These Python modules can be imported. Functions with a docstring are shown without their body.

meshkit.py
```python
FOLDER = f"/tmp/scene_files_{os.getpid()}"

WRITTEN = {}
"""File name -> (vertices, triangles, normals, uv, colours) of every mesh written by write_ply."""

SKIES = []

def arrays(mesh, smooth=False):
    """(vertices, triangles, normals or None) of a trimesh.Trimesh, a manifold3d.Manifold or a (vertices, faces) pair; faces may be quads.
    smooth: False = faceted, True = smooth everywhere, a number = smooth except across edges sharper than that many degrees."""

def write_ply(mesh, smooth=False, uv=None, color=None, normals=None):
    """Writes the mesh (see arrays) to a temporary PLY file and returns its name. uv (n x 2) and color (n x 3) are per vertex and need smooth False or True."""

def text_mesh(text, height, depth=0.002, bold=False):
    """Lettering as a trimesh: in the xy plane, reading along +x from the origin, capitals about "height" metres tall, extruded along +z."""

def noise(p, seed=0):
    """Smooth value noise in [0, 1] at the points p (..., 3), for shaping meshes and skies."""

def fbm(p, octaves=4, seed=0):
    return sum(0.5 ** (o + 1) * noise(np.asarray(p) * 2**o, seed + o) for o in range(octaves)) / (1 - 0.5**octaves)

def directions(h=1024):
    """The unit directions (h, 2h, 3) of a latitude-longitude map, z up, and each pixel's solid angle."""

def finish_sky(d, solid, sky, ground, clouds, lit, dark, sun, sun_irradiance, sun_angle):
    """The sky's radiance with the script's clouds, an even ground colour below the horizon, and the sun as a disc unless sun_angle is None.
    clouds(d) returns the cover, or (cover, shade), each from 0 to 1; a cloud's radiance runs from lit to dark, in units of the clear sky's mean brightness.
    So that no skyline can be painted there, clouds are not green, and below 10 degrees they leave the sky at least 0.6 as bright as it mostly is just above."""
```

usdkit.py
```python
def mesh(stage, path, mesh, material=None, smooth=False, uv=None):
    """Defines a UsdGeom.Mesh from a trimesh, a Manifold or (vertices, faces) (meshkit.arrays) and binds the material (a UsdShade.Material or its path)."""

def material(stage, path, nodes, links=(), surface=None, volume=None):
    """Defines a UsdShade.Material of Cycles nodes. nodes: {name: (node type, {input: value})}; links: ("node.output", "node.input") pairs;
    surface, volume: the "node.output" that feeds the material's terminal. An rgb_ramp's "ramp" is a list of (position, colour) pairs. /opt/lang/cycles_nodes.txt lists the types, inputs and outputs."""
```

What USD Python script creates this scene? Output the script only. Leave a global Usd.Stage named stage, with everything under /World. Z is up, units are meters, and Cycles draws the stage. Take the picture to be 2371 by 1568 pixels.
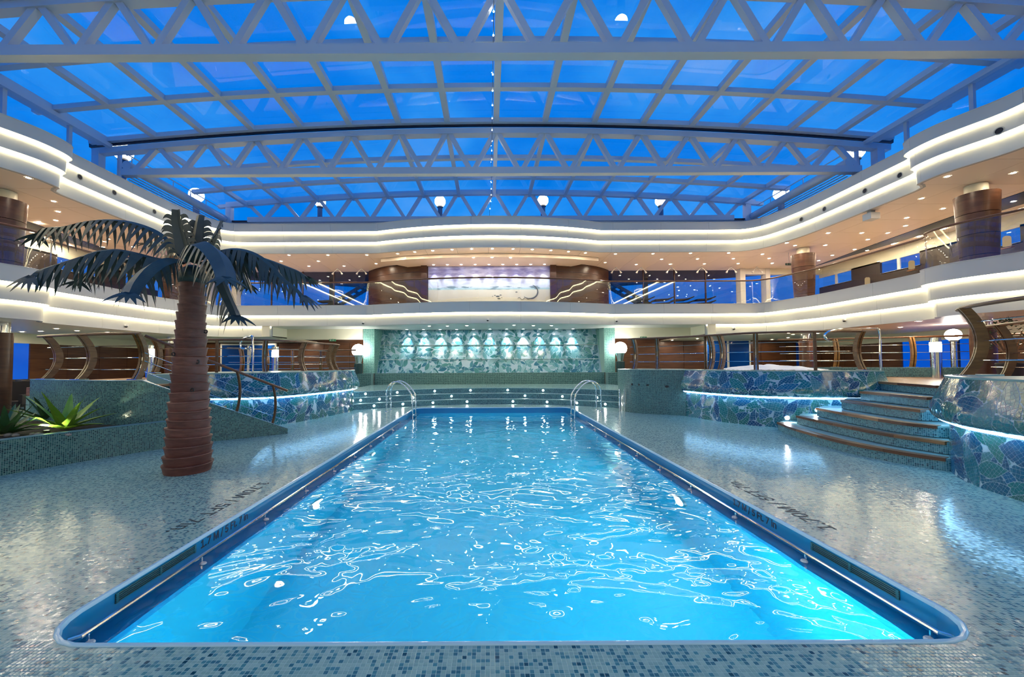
import math, random
import numpy as np, trimesh, manifold3d
import shapely
from shapely import geometry as sg, affinity
from pxr import Usd, UsdGeom, UsdLux, UsdShade, Gf, Sdf, Vt
import usdkit, meshkit

stage = Usd.Stage.CreateInMemory()
UsdGeom.SetStageUpAxis(stage, 'Z'); UsdGeom.SetStageMetersPerUnit(stage, 1.0)
stage.SetDefaultPrim(UsdGeom.Xform.Define(stage, '/World').GetPrim())
UsdGeom.Scope.Define(stage, '/World/Looks')
rng = random.Random(7); nrng = np.random.default_rng(11)

# ---------------------------------------------------------------- camera (eye 1.35 m above the pool deck, looking along +y)
FPX, CX, CY, EYE, PITCH, ROLL = 925.0, 1132.0, 811.0, 1.35, math.radians(1.9), math.radians(0.25)
_f = np.array([0, math.cos(PITCH), math.sin(PITCH)]); _u = np.array([0, -math.sin(PITCH), math.cos(PITCH)]); _r = np.array([1.0, 0, 0])
CR, CU, CF = _r * math.cos(ROLL) - _u * math.sin(ROLL), _u * math.cos(ROLL) + _r * math.sin(ROLL), _f
cam = UsdGeom.Camera.Define(stage, '/World/camera')
M = np.eye(4); M[0, :3], M[1, :3], M[2, :3], M[3, :3] = CR, CU, -CF, (0, 0, EYE)
cam.AddTransformOp().Set(Gf.Matrix4d(*M.ravel().tolist()))
APER = 36.0
cam.CreateHorizontalApertureAttr(APER); cam.CreateVerticalApertureAttr(APER * 1568 / 2371)
cam.CreateFocalLengthAttr(APER * FPX / 2371)
cam.CreateHorizontalApertureOffsetAttr((1185.5 - CX) * APER / 2371)
cam.CreateVerticalApertureOffsetAttr((CY - 784.0) * APER / 2371)
cam.CreateClippingRangeAttr(Gf.Vec2f(0.05, 2000))
cam.CreateExposureAttr(-0.1)
# ---------------------------------------------------------------- sky: clear blue hour with faint cloud, the only daylight
SKY = usdkit.material(stage, '/World/Looks/dusk_sky', {
    'tc': ('texture_coordinate', {}), 'mp': ('mapping', {'scale': (2.2, 2.2, 3.6)}),
    'n': ('noise_texture', {'scale': 1.6, 'detail': 6.0, 'roughness': 0.55}),
    'cr': ('rgb_ramp', {'ramp': [(0.0, (0.0, 0.19, 0.82)), (0.44, (0.0, 0.225, 0.90)), (0.58, (0.02, 0.31, 0.98)), (0.8, (0.12, 0.40, 1.02)), (1.0, (0.20, 0.46, 1.05))]}),
    'sx': ('separate_xyz', {}), 'zr': ('rgb_ramp', {'ramp': [(0.0, (0.62, 0.45, 0.78)), (0.08, (0.62, 0.45, 0.78)), (0.3, (1, 1, 1)), (1.0, (1, 1, 1))]}),
    'mx': ('mix', {'mix_type': 'multiply', 'fac': 1.0}), 'bg': ('background_shader', {'strength': 1.0})},
    [('tc.generated', 'mp.vector'), ('mp.vector', 'n.vector'), ('n.fac', 'cr.fac'), ('tc.generated', 'sx.vector'), ('sx.z', 'zr.fac'),
     ('cr.color', 'mx.color1'), ('zr.color', 'mx.color2'), ('mx.color', 'bg.color')], surface='bg.background')
dome = UsdLux.DomeLight.Define(stage, '/World/sky')
dome.CreateIntensityAttr(1.0)
UsdShade.MaterialBindingAPI.Apply(dome.GetPrim()).Bind(SKY)

def _ray(px, py): return CR * (px - CX) / FPX - CU * (py - CY) / FPX + CF
def AZ(px, py, z): r = _ray(px, py); return r * ((z - EYE) / r[2]) + np.array([0, 0, EYE])      # where the sight line meets height z
def AY(px, py, y): r = _ray(px, py); return r * (y / r[1]) + np.array([0, 0, EYE])              # where it meets depth y
def AX(px, py, x): r = _ray(px, py); return r * (x / r[0]) + np.array([0, 0, EYE])

# ---------------------------------------------------------------- naming, tagging
_used = {}
def numbered(path):
    n = _used.get(path, 0); _used[path] = n + 1
    return path if n == 0 else f'{path}_{n:03d}'
def tag(o, label=None, cat=None, group=None, kind=None):
    p = o if isinstance(o, Usd.Prim) else o.GetPrim()
    for k, v in (('label', label), ('category', cat), ('group', group), ('kind', kind)):
        if v: p.SetCustomDataByKey(k, v)
    return p
def pth(parent): return '/World' if parent is None else str(parent.GetPath())
def thing(name, label, cat, loc=(0, 0, 0), rotz=0.0, group=None, kind=None):
    x = UsdGeom.Xform.Define(stage, numbered('/World/' + name)); x.AddTranslateOp().Set(Gf.Vec3d(*map(float, loc)))
    if rotz: x.AddRotateZOp().Set(math.degrees(rotz))
    return tag(x, label, cat, group, kind)
def dup(root, loc, rotz=0.0, label=None, group=None):
    was = root.GetCustomData()
    r = thing(root.GetName().rstrip('0123456789').rstrip('_'), label or was.get('label'), was.get('category'), loc, rotz, group or was.get('group'))
    r.GetReferences().AddInternalReference(root.GetPath()); r.SetInstanceable(True)
    return r
def struct(name, label=None):
    return tag(UsdGeom.Xform.Define(stage, '/World/' + name), label, None, None, 'structure')

# ---------------------------------------------------------------- mesh collecting
class MB:
    def __init__(s): s.v, s.f, s.n, s.uv = [], [], 0, []
    def add(s, v, f, uv=None):
        v = np.asarray(v, float); f = np.asarray(f, int)
        if f.ndim == 2 and f.shape[1] == 4: f = np.vstack([f[:, [0, 1, 2]], f[:, [0, 2, 3]]])
        s.v.append(v); s.f.append(f + s.n); s.n += len(v)
        s.uv.append(np.zeros((len(v), 2)) if uv is None else np.asarray(uv, float)); return s
    def tm(s, m, T=None):
        if T is not None: m = m.copy(); m.apply_transform(T)
        return s.add(m.vertices, m.faces)
    def box(s, c, size, rz=0.0):
        h = np.array(size, float) / 2
        v = np.array([[x, y, z] for z in (-1, 1) for y in (-1, 1) for x in (-1, 1)], float) * h
        if rz: a, b = math.cos(rz), math.sin(rz); v = v @ np.array([[a, b, 0], [-b, a, 0], [0, 0, 1]])
        return s.add(v + np.array(c, float), [[0, 2, 3, 1], [4, 5, 7, 6], [0, 1, 5, 4], [2, 6, 7, 3], [0, 4, 6, 2], [1, 3, 7, 5]])
    def bb(s, a, b): a, b = np.array(a, float), np.array(b, float); return s.box((a + b) / 2, np.abs(b - a))
    def bar(s, p, q, w, h, up=(0, 0, 1)):                       # box beam from p to q, w across, h along up
        p, q = np.array(p, float), np.array(q, float); d = (q - p) / np.linalg.norm(q - p)
        a = np.cross(d, up); a /= np.linalg.norm(a) + 1e-12; b = np.cross(a, d)
        o = [(-w / 2, -h / 2), (w / 2, -h / 2), (w / 2, h / 2), (-w / 2, h / 2)]
        v = [p + a * x + b * y for x, y in o] + [q + a * x + b * y for x, y in o]
        return s.add(v, [[0, 1, 2, 3], [7, 6, 5, 4], [0, 4, 5, 1], [1, 5, 6, 2], [2, 6, 7, 3], [3, 7, 4, 0]])
    def tube(s, pts, r, sides=8, caps=True, closed=False):
        p = np.array(pts, float); n = len(p); r = np.broadcast_to(np.asarray(r, float), (n,))
        t = np.gradient(p, axis=0) if not closed else np.roll(p, -1, 0) - np.roll(p, 1, 0)
        t /= np.linalg.norm(t, axis=1, keepdims=True) + 1e-12
        a = np.zeros_like(p); ref = np.array([0, 0, 1.0]) if abs(t[0][2]) < 0.9 else np.array([1.0, 0, 0])
        x = np.cross(t[0], ref); x /= np.linalg.norm(x)
        for i in range(n):
            x = x - t[i] * (x @ t[i]); x /= np.linalg.norm(x) + 1e-12; a[i] = x
        b = np.cross(t, a); ang = np.arange(sides) * 2 * np.pi / sides
        v = (p[:, None] + r[:, None, None] * (np.cos(ang)[None, :, None] * a[:, None] + np.sin(ang)[None, :, None] * b[:, None])).reshape(-1, 3)
        f = []
        for i in range(n if closed else n - 1):
            for j in range(sides):
                k, i2 = (j + 1) % sides, (i + 1) % n
                f.append([i * sides + j, i * sides + k, i2 * sides + k, i2 * sides + j])
        s.add(v, f)
        if caps and not closed:
            for i, flip in ((0, 1), (n - 1, 0)):
                ring = v[i * sides:(i + 1) * sides]; c = len(ring)
                s.add(np.vstack([ring, p[i]]), [[(j + 1) % c, j, c] if flip else [j, (j + 1) % c, c] for j in range(c)])
        return s
    def lathe(s, prof, c=(0, 0, 0), n=24, cap=True):             # prof: (radius, z)
        prof = np.array(prof, float); ang = np.arange(n) * 2 * np.pi / n
        v = np.stack([prof[:, 0][:, None] * np.cos(ang), prof[:, 0][:, None] * np.sin(ang), np.broadcast_to(prof[:, 1][:, None], (len(prof), n))], -1).reshape(-1, 3) + np.array(c, float)
        f = [[i * n + j, i * n + (j + 1) % n, (i + 1) * n + (j + 1) % n, (i + 1) * n + j] for i in range(len(prof) - 1) for j in range(n)]
        return s.add(v, f)
    def prism(s, poly, z0, z1):                                   # shapely polygon extruded in z
        for g in getattr(poly, 'geoms', [poly]):
            if g.area > 1e-9:
                m = trimesh.creation.extrude_polygon(g, z1 - z0, engine='earcut'); m.apply_translation((0, 0, z0)); s.tm(m)
        return s
    def sweep(s, path, prof, closed_prof=True, nrm=None, u0=0.0):   # plan path (n,2) with profile [(offset to the right-hand normal, z)]
        path = np.array(path, float); n = len(path); nr = normals2(path) if nrm is None else nrm
        L = np.r_[0, np.cumsum(np.linalg.norm(np.diff(path, axis=0), axis=1))] + u0
        prof = np.array(prof, float); k = len(prof)
        V = np.r_[0, np.cumsum(np.linalg.norm(np.diff(prof, axis=0), axis=1))]
        v = np.empty((n, k, 3)); v[..., :2] = path[:, None] + nr[:, None] * prof[None, :, 0:1]; v[..., 2] = prof[None, :, 1]
        uv = np.stack(np.broadcast_arrays(L[:, None], V[None, :]), -1)
        f = [[i * k + j, (i + 1) * k + j, (i + 1) * k + (j + 1) % k, i * k + (j + 1) % k] for i in range(n - 1) for j in range(k if closed_prof else k - 1)]
        s.add(v.reshape(-1, 3), f, uv.reshape(-1, 2))
        if closed_prof:
            for i, rev in ((0, False), (n - 1, True)):
                idx = list(range(k)); c = v[i].mean(0)
                s.add(np.vstack([v[i], c]), [[(j + 1) % k, j, k] if rev else [j, (j + 1) % k, k] for j in idx])
        return s
    def build(s, name, m, parent=None, smooth=False, uv=False):
        v, f = np.vstack(s.v), np.vstack(s.f)
        return usdkit.mesh(stage, numbered(pth(parent) + '/' + name), (v, f), m, smooth, np.vstack(s.uv) if uv else None).GetPrim()
def normals2(path):
    t = np.gradient(path, axis=0); t /= np.linalg.norm(t, axis=1, keepdims=True) + 1e-12
    return np.stack([t[:, 1], -t[:, 0]], 1)
def chaikin(p, it=2):
    p = np.array(p, float)
    for _ in range(it):
        q = p[:-1] * .75 + p[1:] * .25; r = p[:-1] * .25 + p[1:] * .75
        p = np.vstack([p[:1], np.stack([q, r], 1).reshape(-1, p.shape[1])[1:-1], p[-1:]])
    return p
def offset2(path, d): return path + normals2(path) * d
def smooth_curve(p, n=8):                                          # Catmull-Rom
    p = np.array(p, float); q = np.vstack([2 * p[0] - p[1], p, 2 * p[-1] - p[-2]]); out = []
    for i in range(1, len(q) - 2):
        for t in np.linspace(0, 1, n, endpoint=False):
            a, b, c, d = q[i - 1:i + 3]
            out.append(.5 * (2 * b + (c - a) * t + (2 * a - 5 * b + 4 * c - d) * t * t + (3 * b - a - 3 * c + d) * t ** 3))
    return np.array(out + [p[-1]])
def resample(p, step):
    p = np.array(p, float); L = np.r_[0, np.cumsum(np.linalg.norm(np.diff(p, axis=0), axis=1))]; n = max(2, int(round(L[-1] / step)) + 1)
    s = np.linspace(0, L[-1], n); return np.stack([np.interp(s, L, p[:, k]) for k in range(p.shape[1])], 1)
# ---------------------------------------------------------------- materials
def mat(name, nodes, links=(), surface='p.BSDF'): return usdkit.material(stage, '/World/Looks/' + name, nodes, links, surface)
def plain(name, col, rough=0.5, metal=0.0, **k): return mat(name, {'p': ('principled_bsdf', {'base_color': col, 'roughness': rough, 'metallic': metal, **k})})
def glow(name, col, strength): return mat(name, {'e': ('emission', {'color': col, 'strength': strength})}, surface='e.emission')
def grained(name, dark, light, scale=(1, 1, 1), rough=0.4, detail=4.0, bump=0.0, **k):
    n = {'tc': ('texture_coordinate', {}), 'mp': ('mapping', {'scale': scale}), 'n': ('noise_texture', {'scale': 1.0, 'detail': detail, 'roughness': 0.6}),
         'r': ('rgb_ramp', {'ramp': [(0.3, dark), (0.7, light)]}), 'p': ('principled_bsdf', {'roughness': rough, **k})}
    l = [('tc.object', 'mp.vector'), ('mp.vector', 'n.vector'), ('n.fac', 'r.fac'), ('r.color', 'p.base_color')]
    if bump: n['b'] = ('bump', {'strength': bump, 'distance': 0.01}); l += [('n.fac', 'b.height'), ('b.normal', 'p.normal')]
    return mat(name, n, l)
def mosaic(name, pitch, ramp, grout, gw=0.12, rough=0.14, tilt=0.05, uv=False, **k):
    """square glass tiles: per-tile colour from a cell's white noise, pale joints, each tile set a hair out of true"""
    n = {'g': ('geometry', {}), 'tc': ('texture_coordinate', {}), 'sc': ('vector_math', {'math_type': 'multiply', 'vector2': (1 / pitch, 1 / pitch, 0.0 if not uv else 1.0)}),
         'fl': ('vector_math', {'math_type': 'floor'}), 'fr': ('vector_math', {'math_type': 'fraction'}),
         'wn': ('white_noise_texture', {'dimensions': '2D'}), 'wt': ('white_noise_texture', {'dimensions': '3D'}),
         'r': ('rgb_ramp', {'ramp': ramp, 'interpolate': False}), 'sp': ('separate_xyz', {}),
         'ax': ('math', {'math_type': 'pingpong', 'value2': 0.5}), 'ay': ('math', {'math_type': 'pingpong', 'value2': 0.5}), 'mn': ('math', {'math_type': 'minimum'}),
         'lt': ('math', {'math_type': 'less_than', 'value2': gw / 2}), 'mx': ('mix', {'mix_type': 'mix', 'color2': grout}),
         'tl': ('vector_math', {'math_type': 'subtract', 'vector2': (0.5, 0.5, 0.5)}), 'ts': ('vector_math', {'math_type': 'scale', 'scale': tilt}),
         'ad': ('vector_math', {'math_type': 'add'}), 'nm': ('vector_math', {'math_type': 'normalize'}),
         'rg': ('math', {'math_type': 'multiply_add', 'value2': 0.35, 'value3': rough}),
         'p': ('principled_bsdf', {'roughness': rough, **k})}
    src = 'tc.UV' if uv else 'g.position'
    l = [(src, 'sc.vector1'), ('sc.vector', 'fl.vector1'), ('sc.vector', 'fr.vector1'), ('fl.vector', 'wn.vector'), ('fl.vector', 'wt.vector'), ('wn.value', 'r.fac'),
         ('fr.vector', 'sp.vector'), ('sp.x', 'ax.value1'), ('sp.y', 'ay.value1'), ('ax.value', 'mn.value1'), ('ay.value', 'mn.value2'), ('mn.value', 'lt.value1'),
         ('lt.value', 'mx.fac'), ('r.color', 'mx.color1'), ('mx.color', 'p.base_color'),
         ('wt.color', 'tl.vector1'), ('tl.vector', 'ts.vector1'), ('ts.vector', 'ad.vector1'), ('g.normal', 'ad.vector2'), ('ad.vector', 'nm.vector1'), ('nm.vector', 'p.normal'),
         ('lt.value', 'rg.value1'), ('rg.value', 'p.roughness')]
    return mat(name, n, l)
WHITE = plain('white_panel', (0.60, 0.60, 0.57), 0.38)
WHITE_STEEL = plain('white_steel', (0.48, 0.55, 0.64), 0.42)
CREAM = plain('cream_panel', (0.78, 0.74, 0.58), 0.45)
PEACH = plain('peach_ceiling', (0.86, 0.71, 0.56), 0.40)
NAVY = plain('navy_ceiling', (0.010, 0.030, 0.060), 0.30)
JOINT = plain('dark_joint', (0.20, 0.15, 0.11), 0.6)
GREYJOINT = plain('grey_joint', (0.38, 0.39, 0.39), 0.6)
STRIP = glow('warm_strip', (1.0, 0.86, 0.50), 16.0)
DOWN = glow('downlight_lens', (1.0, 0.82, 0.60), 700.0)
WOOD = grained('brown_veneer', (0.055, 0.020, 0.008), (0.12, 0.047, 0.018), (1.2, 1.2, 14), 0.32)
TEAK = grained('teak', (0.16, 0.070, 0.025), (0.36, 0.17, 0.065), (3, 3, 22), 0.30)
DRUM = grained('drum_veneer', (0.040, 0.014, 0.006), (0.085, 0.030, 0.012), (1.2, 1.2, 14), 0.32)
CHROME = plain('chrome', (0.80, 0.80, 0.80), 0.10, 1.0)
DARKGREY = plain('dark_grey', (0.020, 0.018, 0.018), 0.5)
BLACK = plain('black_rubber', (0.008, 0.008, 0.010), 0.45)
DECK = mosaic('deck_mosaic', 0.0215, [(0.0, (0.22, 0.375, 0.335)), (0.34, (0.27, 0.43, 0.38)), (0.62, (0.060, 0.215, 0.24)), (0.82, (0.036, 0.15, 0.185)), (0.97, (0.008, 0.065, 0.09))], (0.29, 0.46, 0.42), 0.12, 0.145, 0.045, specular_ior_level=0.42)
TEAL = mosaic('teal_mosaic', 0.0215, [(0.0, (0.070, 0.185, 0.175)), (0.30, (0.035, 0.13, 0.135)), (0.60, (0.014, 0.075, 0.085)), (0.85, (0.006, 0.035, 0.045))], (0.175, 0.31, 0.285), 0.20, 0.2, 0.08, uv=True)
AQUA = mosaic('aqua_mosaic', 0.0215, [(0.0, (0.085, 0.25, 0.28)), (0.35, (0.042, 0.175, 0.21)), (0.65, (0.02, 0.11, 0.145)), (0.9, (0.006, 0.045, 0.07))], (0.22, 0.38, 0.40), 0.18, 0.2, 0.08, uv=True)
POOLPAINT = plain('pool_paint', (0.008, 0.42, 0.62), 0.5)
POOLDARK = plain('pool_blue', (0.003, 0.19, 0.40), 0.22)
LIP = plain('lip_pale_blue', (0.40, 0.62, 0.72), 0.15)
WATER = mat('water', {'p': ('principled_bsdf', {'base_color': (0.80, 0.96, 1.0), 'roughness': 0.0, 'ior': 1.333, 'transmission_weight': 1.0})})
def pane(name, tint, power=1.0): return mat(name, {'f': ('layer_weight', {'blend': 0.5}), 'pw': ('math', {'math_type': 'power', 'value2': 5.0}), 'ma': ('math', {'math_type': 'multiply_add', 'value2': 0.94, 'value3': 0.05}), 't': ('transparent_bsdf', {'color': tint}), 'g': ('glossy_bsdf', {'color': (1, 1, 1), 'roughness': 0.0}), 'm': ('mix_closure', {})},
    [('f.facing', 'pw.value1'), ('pw.value', 'ma.value1'), ('ma.value', 'm.fac'), ('t.BSDF', 'm.closure1'), ('g.BSDF', 'm.closure2')], surface='m.closure')
ROOFGLASS = pane('roof_glass', (0.97, 0.98, 1.0))
GLASS = pane('clear_glass', (0.90, 0.93, 0.92))
# ================================================================ SETTING
ZB = dict(t=3.55, a=3.17, b=2.78, c=2.40)                          # lower balcony: top, light line, second line, underside
ZU = dict(t=6.74, a=6.43, b=6.05, c=5.66)                          # upper balcony
def mirror(p): return [(-x, y) for x, y in reversed(p)]
R_LOW = [(10.80, -7.0), (10.80, 7.6), (10.82, 8.0), (10.55, 8.45), (10.38, 8.95), (10.38, 9.4), (10.50, 9.68), (10.74, 9.82), (10.80, 10.0), (10.80, 10.6), (10.80, 12.7), (10.72, 13.3), (10.50, 14.0), (10.38, 14.55), (10.10, 14.92), (9.5, 14.97), (4.9, 14.97)]
R_UP = [(10.58, -7.0), (10.58, 7.6), (10.57, 8.05), (10.40, 8.45), (10.22, 8.9), (10.18, 9.3), (10.22, 9.62), (10.34, 9.80), (10.55, 9.86), (10.58, 9.95), (10.58, 10.5), (10.58, 13.0), (10.52, 13.6), (10.40, 14.2), (10.25, 14.75), (9.9, 15.12), (9.4, 15.2), (4.6, 15.2)]
def bow(x0, y0, y1): return [(x, y1 + (y0 - y1) * (abs(x) / x0) ** 2) for x in np.linspace(x0, -x0, 19)]
def plan(side, x0, y0, y1): r = chaikin(side, 2); return np.vstack([r[:-1], [(x, y) for x, y in bow(x0, y0, y1)], [(-x, y) for x, y in r[::-1][1:]]])
LOWPLAN = plan(R_LOW, 4.6, 14.97, 14.17)
UPPLAN = plan(R_UP, 4.35, 15.2, 14.46)
LOWPLAN, UPPLAN = resample(LOWPLAN, 0.08), resample(UPPLAN, 0.08)
# the plan runs counter-clockwise seen from above starting behind the camera on the right; outward (away from the pool) is the right-hand normal
def band(mb, path, o, z0, z1, th=0.10): mb.sweep(path, [(o, z0), (o + th, z0), (o + th, z1), (o, z1)])
def joints(mb, path, o, z0, z1, step, m0=0.0):
    L = np.r_[0, np.cumsum(np.linalg.norm(np.diff(path, axis=0), axis=1))]; nr = normals2(path)
    for s in np.arange(m0, L[-1], step):
        i = int(np.searchsorted(L, s).clip(1, len(path) - 1)); p = path[i] + nr[i] * (o - 0.001); t = np.array([nr[i][1], -nr[i][0]])
        mb.bar((*p, z0), (*p, z1), 0.007, 0.006, up=(*t, 0))
def fascia(path, o, z0, z1, th, st):
    nr = normals2(path); m = MB(); m.sweep(path, [(o + .03, z0 + .004), (o + th, z0 + .004), (o + th, z1 - .004), (o + .03, z1 - .004)], nrm=nr); m.build('fascia_backing', GREYJOINT, st)
    for a in range(0, len(path) - 2, 23):                            # one panel every 1.84 m, hairline joints between
        b = min(len(path), a + 24); p = path[a:b].copy()
        if b - a < 3: continue
        p[0] = p[0] + (p[1] - p[0]) * .03; p[-1] = p[-1] + (p[-2] - p[-1]) * .03
        MB().sweep(p, [(o, z0), (o + .05, z0), (o + .05, z1), (o, z1)], nrm=nr[a:b]).build('fascia_panel', WHITE, st, 30)
def seg(path, lo, hi):                                             # the piece of the plan with path index range in x
    return path[lo:hi]
for nm, path, z, lab in (('balcony_lower', LOWPLAN, ZB, 'white stepped balcony front with warm light lines, lower of the two'), ('balcony_upper', UPPLAN, ZU, 'white stepped balcony front under the glass roof, upper of the two')):
    st = struct(nm, lab)
    L = np.r_[0, np.cumsum(np.linalg.norm(np.diff(path, axis=0), axis=1))]
    mid = np.where((np.abs(path[:, 0]) < (8.35 if nm == 'balcony_lower' else 0)) & (path[:, 1] > 13))[0]
    pieces = [(0, len(path))] if not len(mid) else [(0, mid[0] + 1), (mid[-1], len(path))]
    k = 0
    for o, z0, z1, rng_ in ((0.0, z['a'] + .02, z['t'], [(0, len(path))]), (0.10, z['b'] + .02, z['a'] + .06, [(0, len(path))]), (0.20, z['c'], z['b'] + .06, pieces)):
        for a, b in rng_:
            fascia(path[a:b], o, z0, z1, 0.10 if k else 0.14, st)
        k += 1
    for o, zz, rng_ in ((0.10, z['a'], [(0, len(path))]), (0.20, z['b'], pieces)):
        for a, b in rng_:
            m = MB(); m.sweep(path[a:b], [(o - .055, zz - .012), (o + .005, zz - .045), (o + .005, zz + .018), (o - .055, zz + .018)]); m.build('light_strip', STRIP, st)
    # top cap
    m = MB(); m.sweep(path, [(-.01, z['t']), (.35, z['t']), (.35, z['t'] + .015), (-.01, z['t'] + .015)]); m.build('cap', WHITE, st)
def hole_poly(path, o): return max((g for g in [sg.Polygon(list(map(tuple, path))).buffer(0).buffer(o, join_style='mitre')] for g in getattr(g, 'geoms', [g])), key=lambda g: g.area)
OUT = sg.box(-15.5, -7, 15.5, 18.6)
def slab(name, path, o, z0, z1, m, parent, lim=OUT):
    mb = MB(); mb.prism(lim.difference(hole_poly(path, o)), z0, z1); return mb.build(name, m, parent)
# ceilings (undersides), floors of the level above
ce = struct('ceiling', 'peach panelled ceiling under the upper balcony')
slab('backing', UPPLAN, 0.22, 5.672, 5.72, JOINT, ce)
up_area = OUT.difference(hole_poly(UPPLAN, 0.22))
cells = [sg.box(s * x0 if s > 0 else -x1, y, s * x1 if s > 0 else -x0, y + 1.2) for s in (-1, 1) for x0, x1 in ((9.6, 11.6), (11.6, 13.4), (13.4, 15.5)) for y in np.arange(2.4, 15.6, 1.2)] + [sg.box(s * x0 if s > 0 else -x1, -7, s * x1 if s > 0 else -x0, 2.4) for s in (-1, 1) for x0, x1 in ((9.6, 11.6), (11.6, 13.4), (13.4, 15.5))]
side_u = shapely.union_all(cells)
cells = cells + [sg.box(x, y0, x + 1.2, y1).difference(side_u) for x in np.arange(-15.6, 15.5, 1.2) for y0, y1 in ((14.0, 16.2), (16.2, 18.6))]
for c_ in cells:
    g_ = c_.intersection(up_area).buffer(-.005, join_style='mitre')
    for q_ in getattr(g_, 'geoms', [g_]):
        if q_.geom_type == 'Polygon' and q_.area > .02: m = MB(); m.prism(q_, 5.665, 5.69); m.build('panel', PEACH, ce)
ce1 = struct('ceiling_001', 'peach panelled ceiling under the lower balcony')
low_out = OUT
slab('panel', LOWPLAN, 0.22, 2.405, 2.44, PEACH, ce1, sg.box(-15.5, -7, 15.5, 19.6).difference(sg.box(-8.3, 14, 8.3, 20)))
slab('panel', LOWPLAN, 0.12, 2.79, 2.84, WHITE, ce1, sg.box(-8.3, 13, 8.3, 19.6))
fl2 = struct('floor_001', 'upper gallery floor')
FLOOR2 = plain('gallery_floor', (0.58, 0.48, 0.38), 0.35)
slab('deck', LOWPLAN, 0.14, 3.30, 3.40, FLOOR2, fl2, sg.box(-15.5, -7, 15.5, 19.6))
# pool deck
POOLX0, POOLX1, POOLY0, POOLY1 = -2.26, 2.47, 1.975, 12.25
pool_out = sg.box(POOLX0, POOLY0, POOLX1, POOLY1).buffer(-.28).buffer(.28, quad_segs=8)
fl = struct('floor', 'pale green and teal glass mosaic pool deck')
m = MB(); m.prism(sg.box(-15.5, -7, 15.5, 19.6).difference(pool_out), -.06, 0.0); m.build('deck', DECK, fl)
# tiles nearest the camera stand as pieces
P = 0.0215
tile_v = np.array([[-1, -1, 0], [1, -1, 0], [1, 1, 0], [-1, 1, 0], [-.84, -.84, 1], [.84, -.84, 1], [.84, .84, 1], [-.84, .84, 1]], float) * [P * .44, P * .44, .0011]
tile_f = [[0, 1, 5, 4], [1, 2, 6, 5], [2, 3, 7, 6], [3, 0, 4, 7], [4, 5, 6, 7]]
rest = MB(); count = 0
for j in range(int(1.62 / P), int(2.02 / P)):
    for i in range(int(-2.75 / P), int(2.95 / P)):
        c = np.array([(i + .5) * P, (j + .5) * P, 0.0])
        if pool_out.buffer(.05).contains(sg.Point(c[:2])): continue
        if c[1] > 1.97 and abs(c[0]) > 2.6: continue
        if 1.72 < c[1] < 1.79 and abs(c[0]) < 1.0 and count < 290:
            MB().add(tile_v + c, tile_f).build('tile', DECK, fl); count += 1
        else: rest.add(tile_v + c, tile_f)
tag(rest.build('tile_field', DECK, fl), kind='stuff')

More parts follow.
